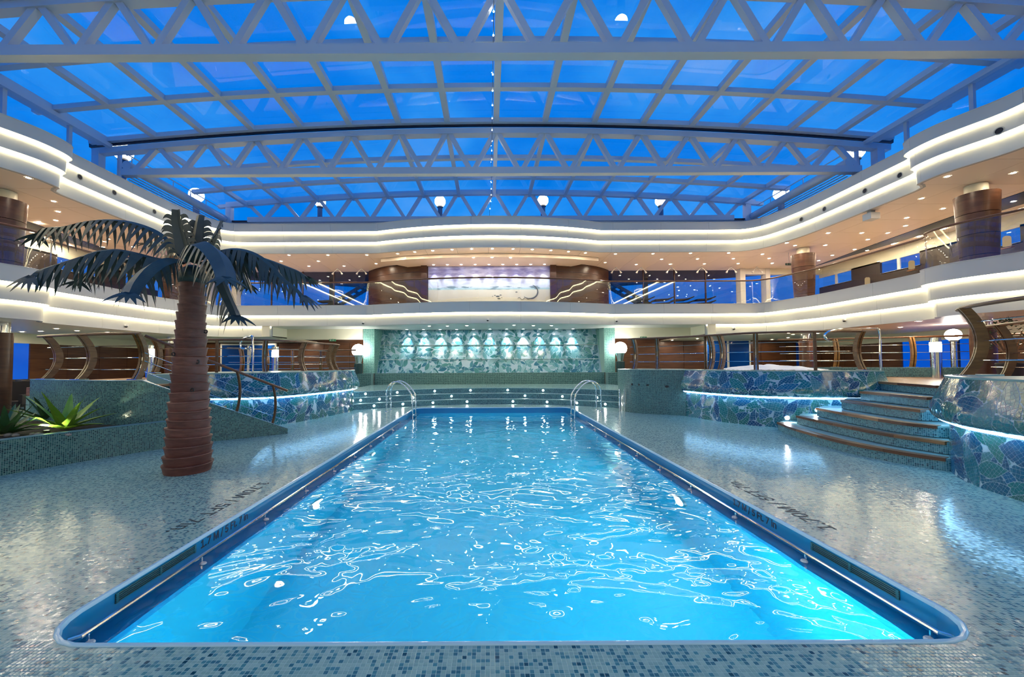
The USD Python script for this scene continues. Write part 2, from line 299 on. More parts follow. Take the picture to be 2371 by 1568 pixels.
# ---- pool: shell, lip, shelf, water
ps = struct('pool_shell', 'blue painted swimming pool basin with pale rounded lip')
ring = np.array(pool_out.exterior.coords)[::-1][:-1]                 # clockwise -> right-hand normal points inward/outward checked below
def ringsweep(mb, r, prof):
    r = np.vstack([r, r[:1]]); t = np.roll(r[:-1], -1, 0) - np.roll(r[:-1], 1, 0); t /= np.linalg.norm(t, axis=1, keepdims=True); n = np.stack([t[:, 1], -t[:, 0]], 1)
    c = r[:-1].mean(0)
    if ((r[:-1] - c) * n).sum() < 0: n = -n
    mb.sweep(r, prof, True, np.vstack([n, n[:1]])); return mb
ring = resample(np.vstack([ring, ring[:1]]), 0.08)[:-1]
ringsweep(MB(), ring, [(.018, 0.0), (.015, .006), (.006, .010), (-.004, .007), (-.011, -.004), (-.012, -.014), (.018, -.02)]).build('lip', LIP, ps, 40)
ringsweep(MB(), ring, [(.0, -.012), (-.004, -.02), (-.004, -.23), (.05, -.23), (.05, -.012)]).build('band', POOLDARK, ps, 40)
m = MB()
for sx, x0, x1 in ((-1, POOLX0, POOLX0 + .16), (1, POOLX1 - .14, POOLX1)): m.bb((x0, POOLY0 + .0, -.26), (x1, POOLY1 - .02, -.185))
m.build('shelf', POOLDARK, ps)
m = MB(); WZ, BZ = -.158, -1.75
bx0, bx1, by0, by1 = POOLX0 + .10, POOLX1 - .09, POOLY0 + .0, POOLY1
m.add([(bx0, by0, BZ), (bx1, by0, BZ), (bx1, by1, BZ), (bx0, by1, BZ)], [[0, 1, 2, 3]])
for a, b in (((bx0, by0), (bx1, by0)), ((bx1, by0), (bx1, by1)), ((bx1, by1), (bx0, by1)), ((bx0, by1), (bx0, by0))):
    m.add([(*a, -.2), (*b, -.2), (*b, BZ), (*a, BZ)], [[0, 1, 2, 3]])
m.build('basin', POOLPAINT, ps)
# water surface, rippled
nx, ny = 230, 560
gx, gy = np.meshgrid(np.linspace(POOLX0 + .005, POOLX1 - .005, nx), np.linspace(POOLY0 + .004, POOLY1 - .004, ny), indexing='ij')
p3 = np.stack([gx * 2.3, gy * 2.9, 0 * gx], -1)
wx = meshkit.fbm(p3 * .55 + 7, 2, 3) - .5; wy = meshkit.fbm(p3 * .55 + 31, 2, 5) - .5
q = np.stack([gx * 2.2 + wx * 1.3, gy * 3.0 + wy * 1.3, 0 * gx], -1)
hgt = .017 * (meshkit.fbm(q, 2, 1) - .5) + .0085 * (meshkit.fbm(q * 2.6 + 3, 2, 9) - .5)
v = np.stack([gx, gy, WZ + hgt], -1).reshape(-1, 3); idx = np.arange(nx * ny).reshape(nx, ny)
wm = MB().add(v, np.stack([idx[:-1, :-1], idx[1:, :-1], idx[1:, 1:], idx[:-1, 1:]], -1).reshape(-1, 4))
tag(wm.build('pool_water', WATER, None, True), 'clear turquoise rippled water filling the swimming pool', 'water', None, 'stuff')
# underwater lamps
lamp_ring, lamp_glow = plain('lamp_ring', (.6, .62, .62), .2, 1.0), glow('underwater_lamp', (.70, .95, 1.0), 200.0)
LAMPW = ['left wall nearest the camera', 'right wall nearest the camera', 'second along the left wall', 'second along the right wall', 'far left corner', 'far right corner', 'near wall left half', 'near wall right half']
for i, (x, y, sgn, zz) in enumerate([(bx0, 5.0, 1, -.8), (bx1, 5.0, -1, -.8), (bx0, 7.4, 1, -.8), (bx1, 7.4, -1, -.8), (bx0, 10.2, 1, -.8), (bx1, 10.2, -1, -.8), (-1.55, by0, 2, -.62), (1.85, by0, 2, -.45)]):
    t = thing('underwater_lamp', f'round underwater pool lamp, {LAMPW[i]}', 'lamp', (x, y, zz), {1: 0, -1: math.pi, 2: math.pi / 2}[sgn], 'underwater lamps in the pool walls')
    a = MB().lathe([(0, .0), (.13, 0), (.13, .03), (.11, .04), (.11, .02), (0, .02)], n=24); a.v = [np.stack([w[:, 2], w[:, 1], w[:, 0]], 1) for w in a.v]; a.f = [f[:, ::-1] for f in a.f]; a.build('ring', lamp_ring, t)
    a = MB().lathe([(0, .036), (.105, .036)], n=20); a.v = [np.stack([w[:, 2], w[:, 1], w[:, 0]], 1) for w in a.v]; a.f = [f[:, ::-1] for f in a.f]; a.build('lens', lamp_glow if i < 7 else glow('underwater_lamp_bright', (.80, .97, 1.0), 1000.0), t)

# near end of the hall, behind the camera: the same balcony fronts, ceilings and lobby close the room
ne = struct('wall_front', 'near end wall of the hall behind the camera')
m = MB(); m.bb((-15.5, -7.3, 0), (15.5, -7.1, 6.85)); m.build('backing', CREAM, ne)
for z0, z1, yy in ((ZB['a'], ZB['t'], -4.6), (ZB['b'], ZB['a'] + .06, -4.7), (ZU['a'], ZU['t'], -4.6), (ZU['b'], ZU['a'] + .06, -4.7), (ZU['c'], ZU['b'] + .06, -4.8)):
    m = MB(); m.bb((-10.75, yy - .12, z0), (10.75, yy, z1)); m.build('fascia', WHITE, ne)
for zz, yy in ((ZB['a'], -4.66), (ZU['a'], -4.66), (ZU['b'], -4.76)):
    m = MB(); m.bb((-10.7, yy - .03, zz - .04), (10.7, yy + .03, zz + .012)); m.build('light_strip', STRIP, ne)
m = MB(); m.bb((-10.8, -7.1, 2.78), (10.8, -4.8, 2.84)); m.bb((-10.8, -7.1, 5.66), (10.8, -4.9, 5.72)); m.build('ceiling_panel', PEACH, ne)
m = MB(); m.bb((-15.5, -7.1, 6.84), (15.5, -4.6, 6.9)); m.build('flat_roof', WHITE, ne)
# ================================================================ GLASS ROOF
RX0 = 0.25                                                          # ridge
def rz(x, top): return top - 0.0040 * (x - RX0) ** 2
def arc(top, y, x0=-12.0, x1=12.2, n=33): xs = np.linspace(x0, x1, n); return [(x, y, rz(x, top)) for x in xs]
RIBX = [RX0 + 1.472 * k for k in range(-8, 9)]
def polybar(mb, pts, w, h, up=(0, 0, 1)):
    for p, q in zip(pts[:-1], pts[1:]): mb.bar(p, q, w, h, up)
DBLUE = plain('blackout_gasket', (0.012, 0.016, 0.04), 0.6)
def truss(name, y, ztop, zbot, label, half=12.0, w=0.20):
    t = thing(name, label, 'truss', (0, 0, 0), 0)
    m = MB(); polybar(m, arc(ztop, y, -half, half + .2), w, .17); m.build('top_chord', WHITE_STEEL, t)
    m = MB(); m.bar((-half + .9, y, zbot), (half - .7, y, zbot), w, .20); m.build('bottom_chord', WHITE_STEEL, t)
    for i, x in enumerate(RIBX):
        for s in (-1, 1):
            xb = x + s * .736
            if abs(xb - .1) > half - .7 or abs(x - .1) > half - .4: continue
            MB().bar((x + s * .07, y, rz(x, ztop) - .06), (xb - s * .07, y, zbot + .07), .13, .13, up=(0, 1, 0)).build('diagonal', WHITE_STEEL, t)
    for s in (-1, 1):
        MB().bar((s * (half - .12), y, zbot - .45), (s * (half - .12), y, rz(s * half, ztop)), .22, .22, up=(0, 1, 0)).build('end_post', WHITE_STEEL, t)
    return t
YT = [-1.5, 2.98, 7.45, 11.98, 16.45]
NEAR, FAR = 8.78, 8.52
truss('roof_truss', YT[2], 8.56, 7.31, 'white steel roof truss nearest the camera, across the top of the photo')
truss('roof_truss', YT[3], 8.42, 7.19, 'white steel roof truss in mid hall, under the dark curved gasket line')
truss('roof_truss', YT[4], 8.50, 7.36, 'white steel roof truss farthest away, above the back balcony front', 10.9, .16)
gr = struct('roof_glazing', 'vaulted blue glass roof in white ribs')
for y0, y1, top, half, ww in ((-1.5, 11.85, NEAR, 12.0, .17), (12.05, 16.6, FAR, 11.2, .13)):
    for x in RIBX:
        if abs(x - .1) < half: MB().bar((x, y0, rz(x, top) - .09), (x, y1, rz(x, top) - .09), ww, .15).build('rib', WHITE_STEEL, gr)
    ys = [11.85 - 1.493 * k for k in range(9)] if y0 < 0 else [12.10, 13.5, 14.95, 16.4]
    for y in ys:
        m = MB(); polybar(m, arc(top - .10, y, -half, half + .2), .16, .13); m.build('cross_rib', WHITE_STEEL, gr)
    xs = [-half] + [x for x in RIBX if abs(x - .1) < half] + [half + .2]
    for a, b in zip(sorted(ys)[:-1], sorted(ys)[1:]):
        for xa, xb in zip(xs[:-1], xs[1:]):
            za, zb = rz(xa, top), rz(xb, top)
            MB().add([(xa, a, za), (xb, a, zb), (xb, b, zb), (xa, b, za)], [[0, 3, 2, 1]]).build('pane', ROOFGLASS, gr)
m = MB(); polybar(m, [(x, y, z) for x, y, z in arc(NEAR - .13, 11.93, -12.1, 12.3)], .07, .17); m.build('gasket', DBLUE, gr)
# side walls of the roof: sill beams, posts, panes
for s, nm in ((-1, 'clerestory_left'), (1, 'clerestory_right')):
    cw = struct(nm, 'band of blue glass windows between balcony top and roof edge')
    xr = s * 11.75
    MB().bar((xr, -6, 8.12), (xr, 11.9, 8.12), .20, .22).build('edge_beam', WHITE_STEEL, cw)
    MB().bar((s * 11.45, -6, 7.98), (s * 11.45, 11.9, 7.98), .14, .12).build('edge_beam', WHITE_STEEL, cw)
    MB().bar((s * 11.5, -6, 6.95), (s * 11.5, 11.9, 6.95), .20, .16).build('sill', WHITE_STEEL, cw)
    ys = np.arange(-6, 12, 1.493) + .35
    for y in ys: MB().bar((s * 11.5, y, 6.9), (s * 11.5, y, 8.0), .07, .09, up=(0, 1, 0)).build('post', WHITE_STEEL, cw)
    for a, b in zip(ys[:-1], ys[1:]): MB().add([(s * 11.55, a, 7), (s * 11.55, b, 7), (s * 11.55, b, 8), (s * 11.55, a, 8)], [[0, 1, 2, 3]]).build('pane', ROOFGLASS, cw)
    # far bay: round edge pipe with slatted gutter below
    MB().tube([(s * 10.95, 11.9, 7.40), (s * 10.95, 16.6, 7.40)], .14, 14).build('edge_pipe', WHITE_STEEL, cw, 40)
    for k in range(9): MB().bar((s * (10.98 + .05 * k), 12.2, 7.26 - .055 * k), (s * (10.98 + .05 * k), 16.4, 7.26 - .055 * k), .05, .012).build('slat', WHITE_STEEL, cw)
    MB().bar((s * 11.5, 11.9, 6.95), (s * 11.5, 16.9, 6.95), .9, .10).build('gutter', DBLUE, cw)
    MB().tube([(s * 11.15, 12.2, 7.86), (s * 11.15, 16.4, 7.86)], .02, 8).build('hand_rail', WHITE_STEEL, cw)
    for y in np.arange(12.3, 16.4, .82): MB().tube([(s * 11.15, y, 7.45), (s * 11.15, y, 7.86)], .015, 6).build('baluster', WHITE_STEEL, cw)
bw = struct('wall_parapet', 'low sill under the far roof truss')
m = MB(); m.bb((-11.5, 16.5, 6.7), (11.5, 16.65, 7.30)); m.build('sill', WHITE_STEEL, bw)
m = MB(); m.bb((-11.5, 16.42, 7.28), (11.5, 16.66, 7.34)); m.build('sill_cap', DBLUE, bw)
m = MB(); m.prism(sg.box(-15.5, -7, 15.5, 18.7).difference(hole_poly(UPPLAN, .34)), 6.78, 6.86); m.build('flat_roof', WHITE, bw)
# ================================================================ FAR END: steps, cascade wall, walls, windows, mural
def arc_y(x, y0): return y0 - 0.095 * (x - .15) ** 2
STEPY = [13.33, 13.66, 13.98]; STEPZ = [.17, .335, .50]
st = struct('pool_steps', 'three curved mosaic steps beyond the far end of the pool')
for k in range(3):
    xs = np.linspace(-4.75, 4.9, 41); arcp = [(x, arc_y(x, STEPY[k])) for x in xs]
    poly = sg.Polygon(arcp + [(4.9, 16.45), (-4.75, 16.45)]); z0 = 0 if k == 0 else STEPZ[k - 1]
    MB().sweep(np.array(arcp), [(0, z0), (0, STEPZ[k])], closed_prof=False).build('riser', AQUA, st, True, uv=True)
    m = MB(); m.prism(poly.buffer(-.004), STEPZ[k] - .03, STEPZ[k]); m.build('tread', DECK, st)
    m = MB(); m.sweep(np.array(arcp), [(-.003, STEPZ[k] - .012), (.02, STEPZ[k] - .012), (.02, STEPZ[k] + .003), (-.003, STEPZ[k] + .003)]); m.build('edge_trim', plain('step_edge', (.45, .62, .62), .2) if k == 0 else '/World/Looks/step_edge', st)
STEPLENS = glow('step_lens', (1.0, .96, .90), 130.0)
def facing_disc(t, r, lens, ringm, n=14, depth=.02):
    """round light in a wall, facing -y of its own frame"""
    a = MB().lathe([(0, .0), (r * 1.35, 0), (r * 1.35, depth * .6), (r * 1.05, depth), (r * 1.05, depth * .5)], n=n); a.v = [np.stack([w[:, 0], -w[:, 2], w[:, 1]], 1) for w in a.v]; a.build('ring', ringm, t)
    a = MB().lathe([(0, depth * .8), (r, depth * .8)], n=n); a.v = [np.stack([w[:, 0], -w[:, 2], w[:, 1]], 1) for w in a.v]; a.build('lens', lens, t)
spots = [(1006, 904, 2), (1089, 905, 2), (1175, 904, 2), (1257, 901, 2), (833, 914, 2), (917, 908, 2), (1045, 916, 1), (1215, 914, 1), (872, 923, 1), (955, 918, 1), (1302, 913, 1), (1386, 915, 1),
         (1002, 931, 0), (1081, 931, 0), (1187, 929, 0), (1266, 928, 0), (819, 929, 1), (858, 940, 0), (931, 932, 0), (1336, 928, 0), (1407, 931, 0)]
first = None
where = {2: 'top riser', 1: 'middle riser', 0: 'lowest riser'}
ordn = {0: 0, 1: 0, 2: 0}
ORD = ['first', 'second', 'third', 'fourth', 'fifth', 'sixth', 'seventh', 'eighth', 'ninth', 'tenth', 'eleventh', 'twelfth', 'thirteenth', 'fourteenth', 'fifteenth', 'sixteenth']
for px, py, k in sorted(spots):
    x = (px - CX) / FPX * (13.4 + .3 * k); x = (px - CX) / FPX * arc_y(x, STEPY[k]); y = arc_y(x, STEPY[k]); z = STEPZ[k] - .08
    rot = math.atan(-0.19 * (x - .15)); lab = f'round white step light, {ORD[ordn[k]]} from the left in the {where[k]} of the pool steps'; ordn[k] += 1
    if first is None:
        first = thing('step_light', lab, 'light', (x, y - .002, z), rot, 'step lights in the risers beyond the pool'); facing_disc(first, .034, STEPLENS, CHROME)
    else: dup(first, (x, y - .002, z), rot, lab)
# low wall and cascade wall
cw = struct('wall_back', 'teal mosaic end wall with recessed leaf mosaic cascade')
def wallrun(pts, z0, z1, m, parent, name='face', u0=0.0): MB().sweep(resample(np.array(pts, float), .4) if len(pts) < 4 else np.array(pts, float), [(0, z0), (0, z1)], closed_prof=False, u0=u0).build(name, m, parent, True, uv=True)
def solid(poly, z0, z1, m, parent, name): mb = MB(); mb.prism(poly, z0, z1); return mb.build(name, m, parent)
CAPM = plain('mosaic_cap', (.20, .36, .36), .25)
for a, b in ((-4.70, 4.74),): wallrun([(a, 16.40), (b, 16.40)], .50, .965, TEAL, cw); solid(sg.box(a, 16.405, b, 17.3), .50, .965, CAPM, cw, 'shelf')
for a, b in ((-6.6, -4.72), (4.76, 6.6)): wallrun([(a, 15.98), (b, 15.98)], .0, .965, TEAL, cw); solid(sg.box(a, 15.985, b, 16.385), .0, .965, CAPM, cw, 'shelf')
PIL = mosaic('pillar_mosaic', 0.0215, [(0.0, (0.16, 0.40, 0.34)), (0.4, (0.09, 0.30, 0.26)), (0.75, (0.05, 0.20, 0.19))], (0.34, 0.52, 0.46), 0.18, 0.2, 0.06, uv=True)
for s in (-1, 1):
    p = [(-5.16, 16.39), (-4.70, 16.39), (-4.53, 17.25)] if s < 0 else [(4.56, 17.25), (4.74, 16.39), (5.18, 16.39)]
    m = MB()
    for (a, b) in zip(p[:-1], p[1:]): m.sweep(np.array([a, b]), [(0, .965), (0, 2.80)], closed_prof=False)
    m.build('pillar', PIL, cw, False, uv=True)
    solid(sg.Polygon([(s * 5.16, 16.395), (s * 5.16, 17.3), (s * 4.56, 17.3), (s * 4.73, 16.395)]).buffer(0), .965, 2.80, PIL, cw, 'core')
# header beam either side of the cascade
for s in (-1, 1):
    mb = MB(); mb.bb((s * 5.18, 16.40, 2.36), (s * 8.6, 16.6, 2.80)); mb.bb((s * 8.3, 15.1, 2.40), (s * 8.6, 16.6, 2.80)); mb.build('header', CREAM, cw)
# back wall of the lower deck
lw = struct('wall_wood', 'brown veneer wall of the deck lobby under the lower balcony')
YB = 19.3
mb = MB(); mb.bb((-15.5, YB, 0), (15.5, YB + .1, 2.84)); mb.build('backing', WOOD, lw)
for x0 in np.arange(-15.4, 15.3, 1.24):
    if abs(x0 + .62) > 4.7: mb = MB(); mb.bb((x0 + .008, YB - .025, .05), (x0 + 1.232, YB, 2.36)); mb.build('panel', WOOD, lw)
# upper gallery back wall: windows either side of the wooden drum with the mural
uw = struct('wall_gallery', 'brown veneer drum wall of the upper gallery')
def drum(s): return chaikin([(s * 2.86, 16.98), (s * 3.9, 17.25), (s * 4.9, 17.75), (s * 5.55, 18.45)], 3)
for s in (-1, 1):
    d = drum(s); d = d if s < 0 else d
    d = d[::-1] if s > 0 else d[::-1]
    if s > 0: d = d[::-1]
    for z0, z1 in zip(np.linspace(3.4, 5.66, 7)[:-1], np.linspace(3.4, 5.66, 7)[1:]):
        MB().sweep(resample(d, .25) if s < 0 else resample(d, .25), [(-.03, z0 + .004), (.03, z0 + .004), (.03, z1 - .004), (-.03, z1 - .004)]).build('plank', DRUM, uw, 30)
    mb = MB(); mb.bb((s * 2.62, 16.82, 3.4), (s * 2.87, 17.02, 5.60)); mb.build('pilaster', DRUM, uw)
mb = MB(); mb.bb((-2.9, 17.05, 3.4), (2.95, 17.1, 5.66)); mb.build('backing', WOOD, uw)
mb = MB(); mb.prism(sg.Polygon([(-4.4, 16.2), (-3.3, 15.85), (-1.8, 15.6), (0, 15.5), (1.8, 15.6), (3.3, 15.85), (4.5, 16.2), (3.4, 17.3), (-3.3, 17.3)]), 5.52, 5.655); mb.build('ceiling_drop', PEACH, ce)
MURAL = mat('mural_print', {'tc': ('texture_coordinate', {}), 'g': ('geometry', {}), 'sp': ('separate_xyz', {}), 'mr': ('map_range', {'from_min': 3.4, 'from_max': 5.58}),
    'v': ('rgb_ramp', {'ramp': [(0.0, (.36, .50, .46)), (.10, (.52, .52, .44)), (.30, (.56, .54, .46)), (.50, (.60, .60, .56)), (.52, (.30, .52, .62)), (.56, (.55, .62, .80)), (.75, (.62, .66, .88)), (1.0, (.42, .42, .72))]}),
    'mp': ('mapping', {'scale': (1.1, 1.1, 4.5)}), 'n': ('noise_texture', {'scale': 1.3, 'detail': 5.0, 'roughness': .6}), 'nr': ('rgb_ramp', {'ramp': [(0.38, (.42, .40, .62)), (0.6, (1, 1, 1))]}),
    'up': ('map_range', {'from_min': 4.62, 'from_max': 5.0, 'clamp': True}), 'mx': ('mix', {'mix_type': 'multiply'}),
    'mp2': ('mapping', {'scale': (2.2, 1, 9)}), 'n2': ('noise_texture', {'scale': 1.0, 'detail': 4.0}), 'nr2': ('rgb_ramp', {'ramp': [(0.0, (0, 0, 0)), (.53, (0, 0, 0)), (.6, (1, 1, 1))]}),
    'band': ('rgb_ramp', {'ramp': [(0.0, (0, 0, 0)), (.50, (0, 0, 0)), (.515, (1, 1, 1)), (.57, (1, 1, 1)), (.59, (0, 0, 0)), (1.0, (0, 0, 0))]}), 'bm': ('mix', {'mix_type': 'multiply', 'fac': 1.0}),
    'bb': ('rgb_to_bw', {}), 'm2': ('mix', {'mix_type': 'mix', 'color2': (.16, .24, .30)}), 'p': ('principled_bsdf', {'roughness': .35})},
    [('g.position', 'sp.vector'), ('sp.z', 'mr.value'), ('mr.result', 'v.fac'), ('g.position', 'mp.vector'), ('mp.vector', 'n.vector'), ('n.fac', 'nr.fac'), ('sp.z', 'up.value'), ('up.result', 'mx.fac'),
     ('v.color', 'mx.color1'), ('nr.color', 'mx.color2'), ('g.position', 'mp2.vector'), ('mp2.vector', 'n2.vector'), ('n2.fac', 'nr2.fac'), ('mr.result', 'band.fac'), ('nr2.color', 'bm.color1'), ('band.color', 'bm.color2'),
     ('bm.color', 'bb.color'), ('bb.val', 'm2.fac'), ('mx.color', 'm2.color1'), ('m2.color', 'p.base_color')])
t = thing('mural', 'wide sky and beach mural between the brown drum walls of the upper gallery', 'mural', (0.04, 17.03, 3.4))
mb = MB(); mb.bb((-2.64, -.02, 0), (2.64, .02, 2.14)); mb.build('print', MURAL, t)
DKFR = plain('dark_wood_frame', (.05, .018, .010), .35)
mb = MB(); mb.bb((-2.66, -.05, 2.14), (2.66, .02, 2.2)); mb.bb((-2.66, -.04, 0), (-2.63, .02, 2.14)); mb.bb((2.63, -.04, 0), (2.66, .02, 2.14)); mb.build('frame', DKFR, t)
INK = plain('mural_ink', (.10, .11, .09), .5)
mb = MB()
sw = [(1.72 + .34 * math.cos(a), -.026, 1.02 + .30 * math.sin(a)) for a in np.linspace(-2.4, 1.2, 24)]
mb.tube([p for p in sw], [.006 + .03 * math.sin(i / 23 * math.pi) for i in range(24)], 6)
mb.tube([(1.2 + .25 * t_, -.026, .72 + .05 * math.sin(6 * t_)) for t_ in np.linspace(0, 2.2, 16)], .010, 6)
for dx, dz, r in ((0, 0, .05), (.12, .05, .03), (-.12, .04, .025), (.05, -.10, .045), (-.22, .0, .018), (.17, -.06, .02), (.8, .18, .03)): mb.tm(trimesh.creation.icosphere(1, r), np.array([[1.6, 0, 0, .35 + dx], [0, .2, 0, -.022], [0, 0, .7, .82 + dz], [0, 0, 0, 1.0]]))
mb.build('drawing', INK, t)
# gallery windows (blue dusk behind), mullions
FRAMEW = plain('white_frame', (.72, .70, .68), .4)
for s, nm in ((-1, 'window_1'), (1, 'window_2')):
    w = struct(nm, 'tall gallery windows of the far wall, %s of the mural' % ('left' if s < 0 else 'right'))
    xs = np.linspace(5.75, 11.55, 5)
    for a, b in zip(xs[:-1], xs[1:]):
        mb = MB(); mb.add([(s * a, 18.5, 3.4), (s * b, 18.5, 3.4), (s * b, 18.5, 5.66), (s * a, 18.5, 5.66)], [[0, 1, 2, 3]]); mb.build('pane', GLASS, w)
    for x in xs[1:-1]: mb = MB(); mb.bb((s * x - .02, 18.46, 3.4), (s * x + .02, 18.54, 5.66)); mb.build('mullion', DKFR, w)
    for a, b in ((11.55, 11.78), (12.72, 12.92)): mb = MB(); mb.bb((s * a, 18.2, 3.4), (s * b, 18.55, 5.66)); mb.build('frame', FRAMEW, w)
    mb = MB(); mb.add([(s * 11.78, 18.49, 3.4), (s * 12.72, 18.49, 3.4), (s * 12.72, 18.49, 5.4), (s * 11.78, 18.49, 5.4)], [[0, 1, 2, 3]]); mb.build('pane', GLASS, w)
    mb = MB(); mb.bb((s * 11.78, 18.25, 5.40), (s * 12.72, 18.55, 5.66)); mb.build('frame', FRAMEW, w)
    mb = MB(); mb.add([(s * 12.92, 18.49, 3.4), (s * 15.4, 18.49, 3.4), (s * 15.4, 18.49, 5.4), (s * 12.92, 18.49, 5.4)], [[0, 1, 2, 3]]); mb.build('pane', GLASS, w)
    mb = MB(); mb.bb((s * 12.92, 18.3, 5.40), (s * 15.5, 18.55, 5.66)); mb.build('frame', CREAM, w)
# outside: canopy over the open deck, far bulwark, dark stair
GREYD = plain('dusk_grey', (.075, .070, .075), .6)
oc = struct('outside_deck', 'open deck behind the gallery windows')
for s in (-1, 1):
    MB().add([(s * 5.2, 18.7, 5.75), (s * 13.5, 18.7, 5.75), (s * 13.5, 20.0, 5.70), (s * 5.2, 23.5, 5.70), (s * 5.2, 18.7, 5.95), (s * 13.5, 18.7, 5.95), (s * 13.5, 20.0, 5.95), (s * 5.2, 23.5, 5.95)],
             [[0, 1, 2, 3], [4, 7, 6, 5], [0, 4, 5, 1], [1, 5, 6, 2], [2, 6, 7, 3], [3, 7, 4, 0]]).build('canopy', GREYD, oc)
mb = MB(); mb.bb((-16, 18.6, 3.2), (16, 28, 3.35)); mb.build('deck', GREYD, oc)
for s in (-1, 1):
    mb = MB(); mb.bar((s * 8.1, 20.5, 3.3), (s * 8.1, 20.5, 5.9), .18, .18, up=(0, 1, 0)); mb.build('post', DBLUE, oc)
    for k in range(2):
        mb = MB(); mb.bar((s * 9.6, 20.2 + .9 * k, 3.5), (s * 5.6, 20.2 + .9 * k, 5.8), .07, .16); mb.build('stringer', DBLUE, oc)
    for k in range(12): mb = MB(); u = k / 12; mb.bb((s * (9.55 - 3.9 * u), 20.2, 3.53 + 2.25 * u), (s * (9.3 - 3.9 * u), 21.1, 3.57 + 2.25 * u)); mb.build('tread', DBLUE, oc)
WAINS = plain('dark_wainscot', (.040, .030, .026), .4)
# side walls, both decks
for s, nm in ((-1, 'left'), (1, 'right')):
    w = struct('wall_' + nm, 'side wall of both decks, dark wainscot and window band above, glass below')
    X = s * 15.4
    def slabx(z0, z1, y0, y1, m, name, dx=.08):
        mb = MB()
        if name == 'pane': return mb.add([(X + s * .02, y0, z0), (X + s * .02, y1, z0), (X + s * .02, y1, z1), (X + s * .02, y0, z1)], [[0, 1, 2, 3]]).build(name, m, w)
        mb = MB(); mb.bb((X, y0, z0), (X + s * dx, y1, z1)); return mb.build(name, m, w)
    slabx(3.4, 4.80, -7, 18.5, WAINS, 'wainscot'); slabx(5.24, 5.66, -7, 18.5, CREAM, 'band')
    for y in np.arange(-6, 18.2, 2.7):
        slabx(4.80, 5.30, y, y + 1.25, WAINS, 'pier')
        slabx(4.80, 5.24, y + 1.25, y + 2.7, GLASS, 'pane', .02)
        slabx(4.80, 5.24, y + 1.95, y + 2.05, FRAMEW, 'mullion', .05); slabx(4.77, 4.81, y + 1.2, y + 2.7, FRAMEW, 'window_sill', .05)
    wy = [(-7, 13.4)] if s < 0 else [(12.7, 14.9), (-7, 10.6)]
    for y0, y1 in wy:
        slabx(0.55, 2.08, y0, y1, GLASS, 'pane', .02)
        for y in np.arange(y0 + .4, y1, 1.9): slabx(.55, 2.08, y, y + .035, DBLUE, 'mullion', .06)
    edges = [-7.0] + sorted(v for w_ in wy for v in w_ if v > -7) + [19.3]
    for y0, y1 in zip(edges[:-1], edges[1:]):
        if any(abs(y0 - w_[0]) < .01 for w_ in wy): continue
        for ya in np.arange(y0, y1 - .01, 1.2): slabx(.55, 2.08, ya + .006, min(y1, ya + 1.2) - .006, WOOD, 'panel', .05)
    slabx(0.0, .55, -7, 19.3, DARKGREY, 'plinth'); slabx(2.08, 2.42, -7, 19.3, CREAM, 'band')
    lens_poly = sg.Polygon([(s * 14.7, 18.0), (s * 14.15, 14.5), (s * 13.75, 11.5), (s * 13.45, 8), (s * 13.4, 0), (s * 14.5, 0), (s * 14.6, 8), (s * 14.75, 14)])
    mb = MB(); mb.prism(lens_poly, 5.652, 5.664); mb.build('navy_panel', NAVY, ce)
# ================================================================ leaf mosaics: broken-tile leaves laid over pale joints on a curved wall
LEAFCOL = [(.010, .11, .28), (.012, .19, .34), (.015, .25, .34), (.02, .28, .31), (.03, .27, .25), (.05, .30, .28), (.015, .15, .30), (.04, .34, .42), (.015, .21, .44), (.05, .25, .24), (.10, .36, .42)]
LEAFM = []
for i, c in enumerate(LEAFCOL):
    LEAFM.append(mat(f'leaf_tile_{i:02d}', {'n': ('geometry', {}), 'r': ('rgb_ramp', {'ramp': [(0.0, tuple(x * .60 for x in c)), (0.5, c), (1.0, tuple(min(1, x * 1.45 + .012) for x in c))]}), 'p': ('principled_bsdf', {'roughness': .10})},
                     [('n.random_per_island', 'r.fac'), ('r.color', 'p.base_color')]))
LEAFC2 = []
for i, c in enumerate([(.10, .29, .33), (.07, .23, .28), (.14, .34, .37), (.045, .17, .24), (.20, .42, .45), (.09, .27, .26), (.045, .19, .20), (.28, .48, .52)]): LEAFC2.append(plain(f'cascade_tile_{i:02d}', c, .15))
LEAFGROUT = plain('leaf_grout', (.40, .56, .64), .25)
LEAFPALE = plain('leaf_pale_glass', (.50, .66, .76), .15)
def leaf_poly(c, L, W, ang):
    t = np.linspace(0, 1, 13); w = W / 2 * np.sin(np.pi * t ** .85) ** 1.05
    pts = np.vstack([np.stack([t * L - L / 2, w], 1), np.stack([t * L - L / 2, -w], 1)[::-1][1:-1]])
    a, b = math.cos(ang), math.sin(ang)
    return sg.Polygon(pts @ np.array([[a, b], [-b, a]]) + c).buffer(0)
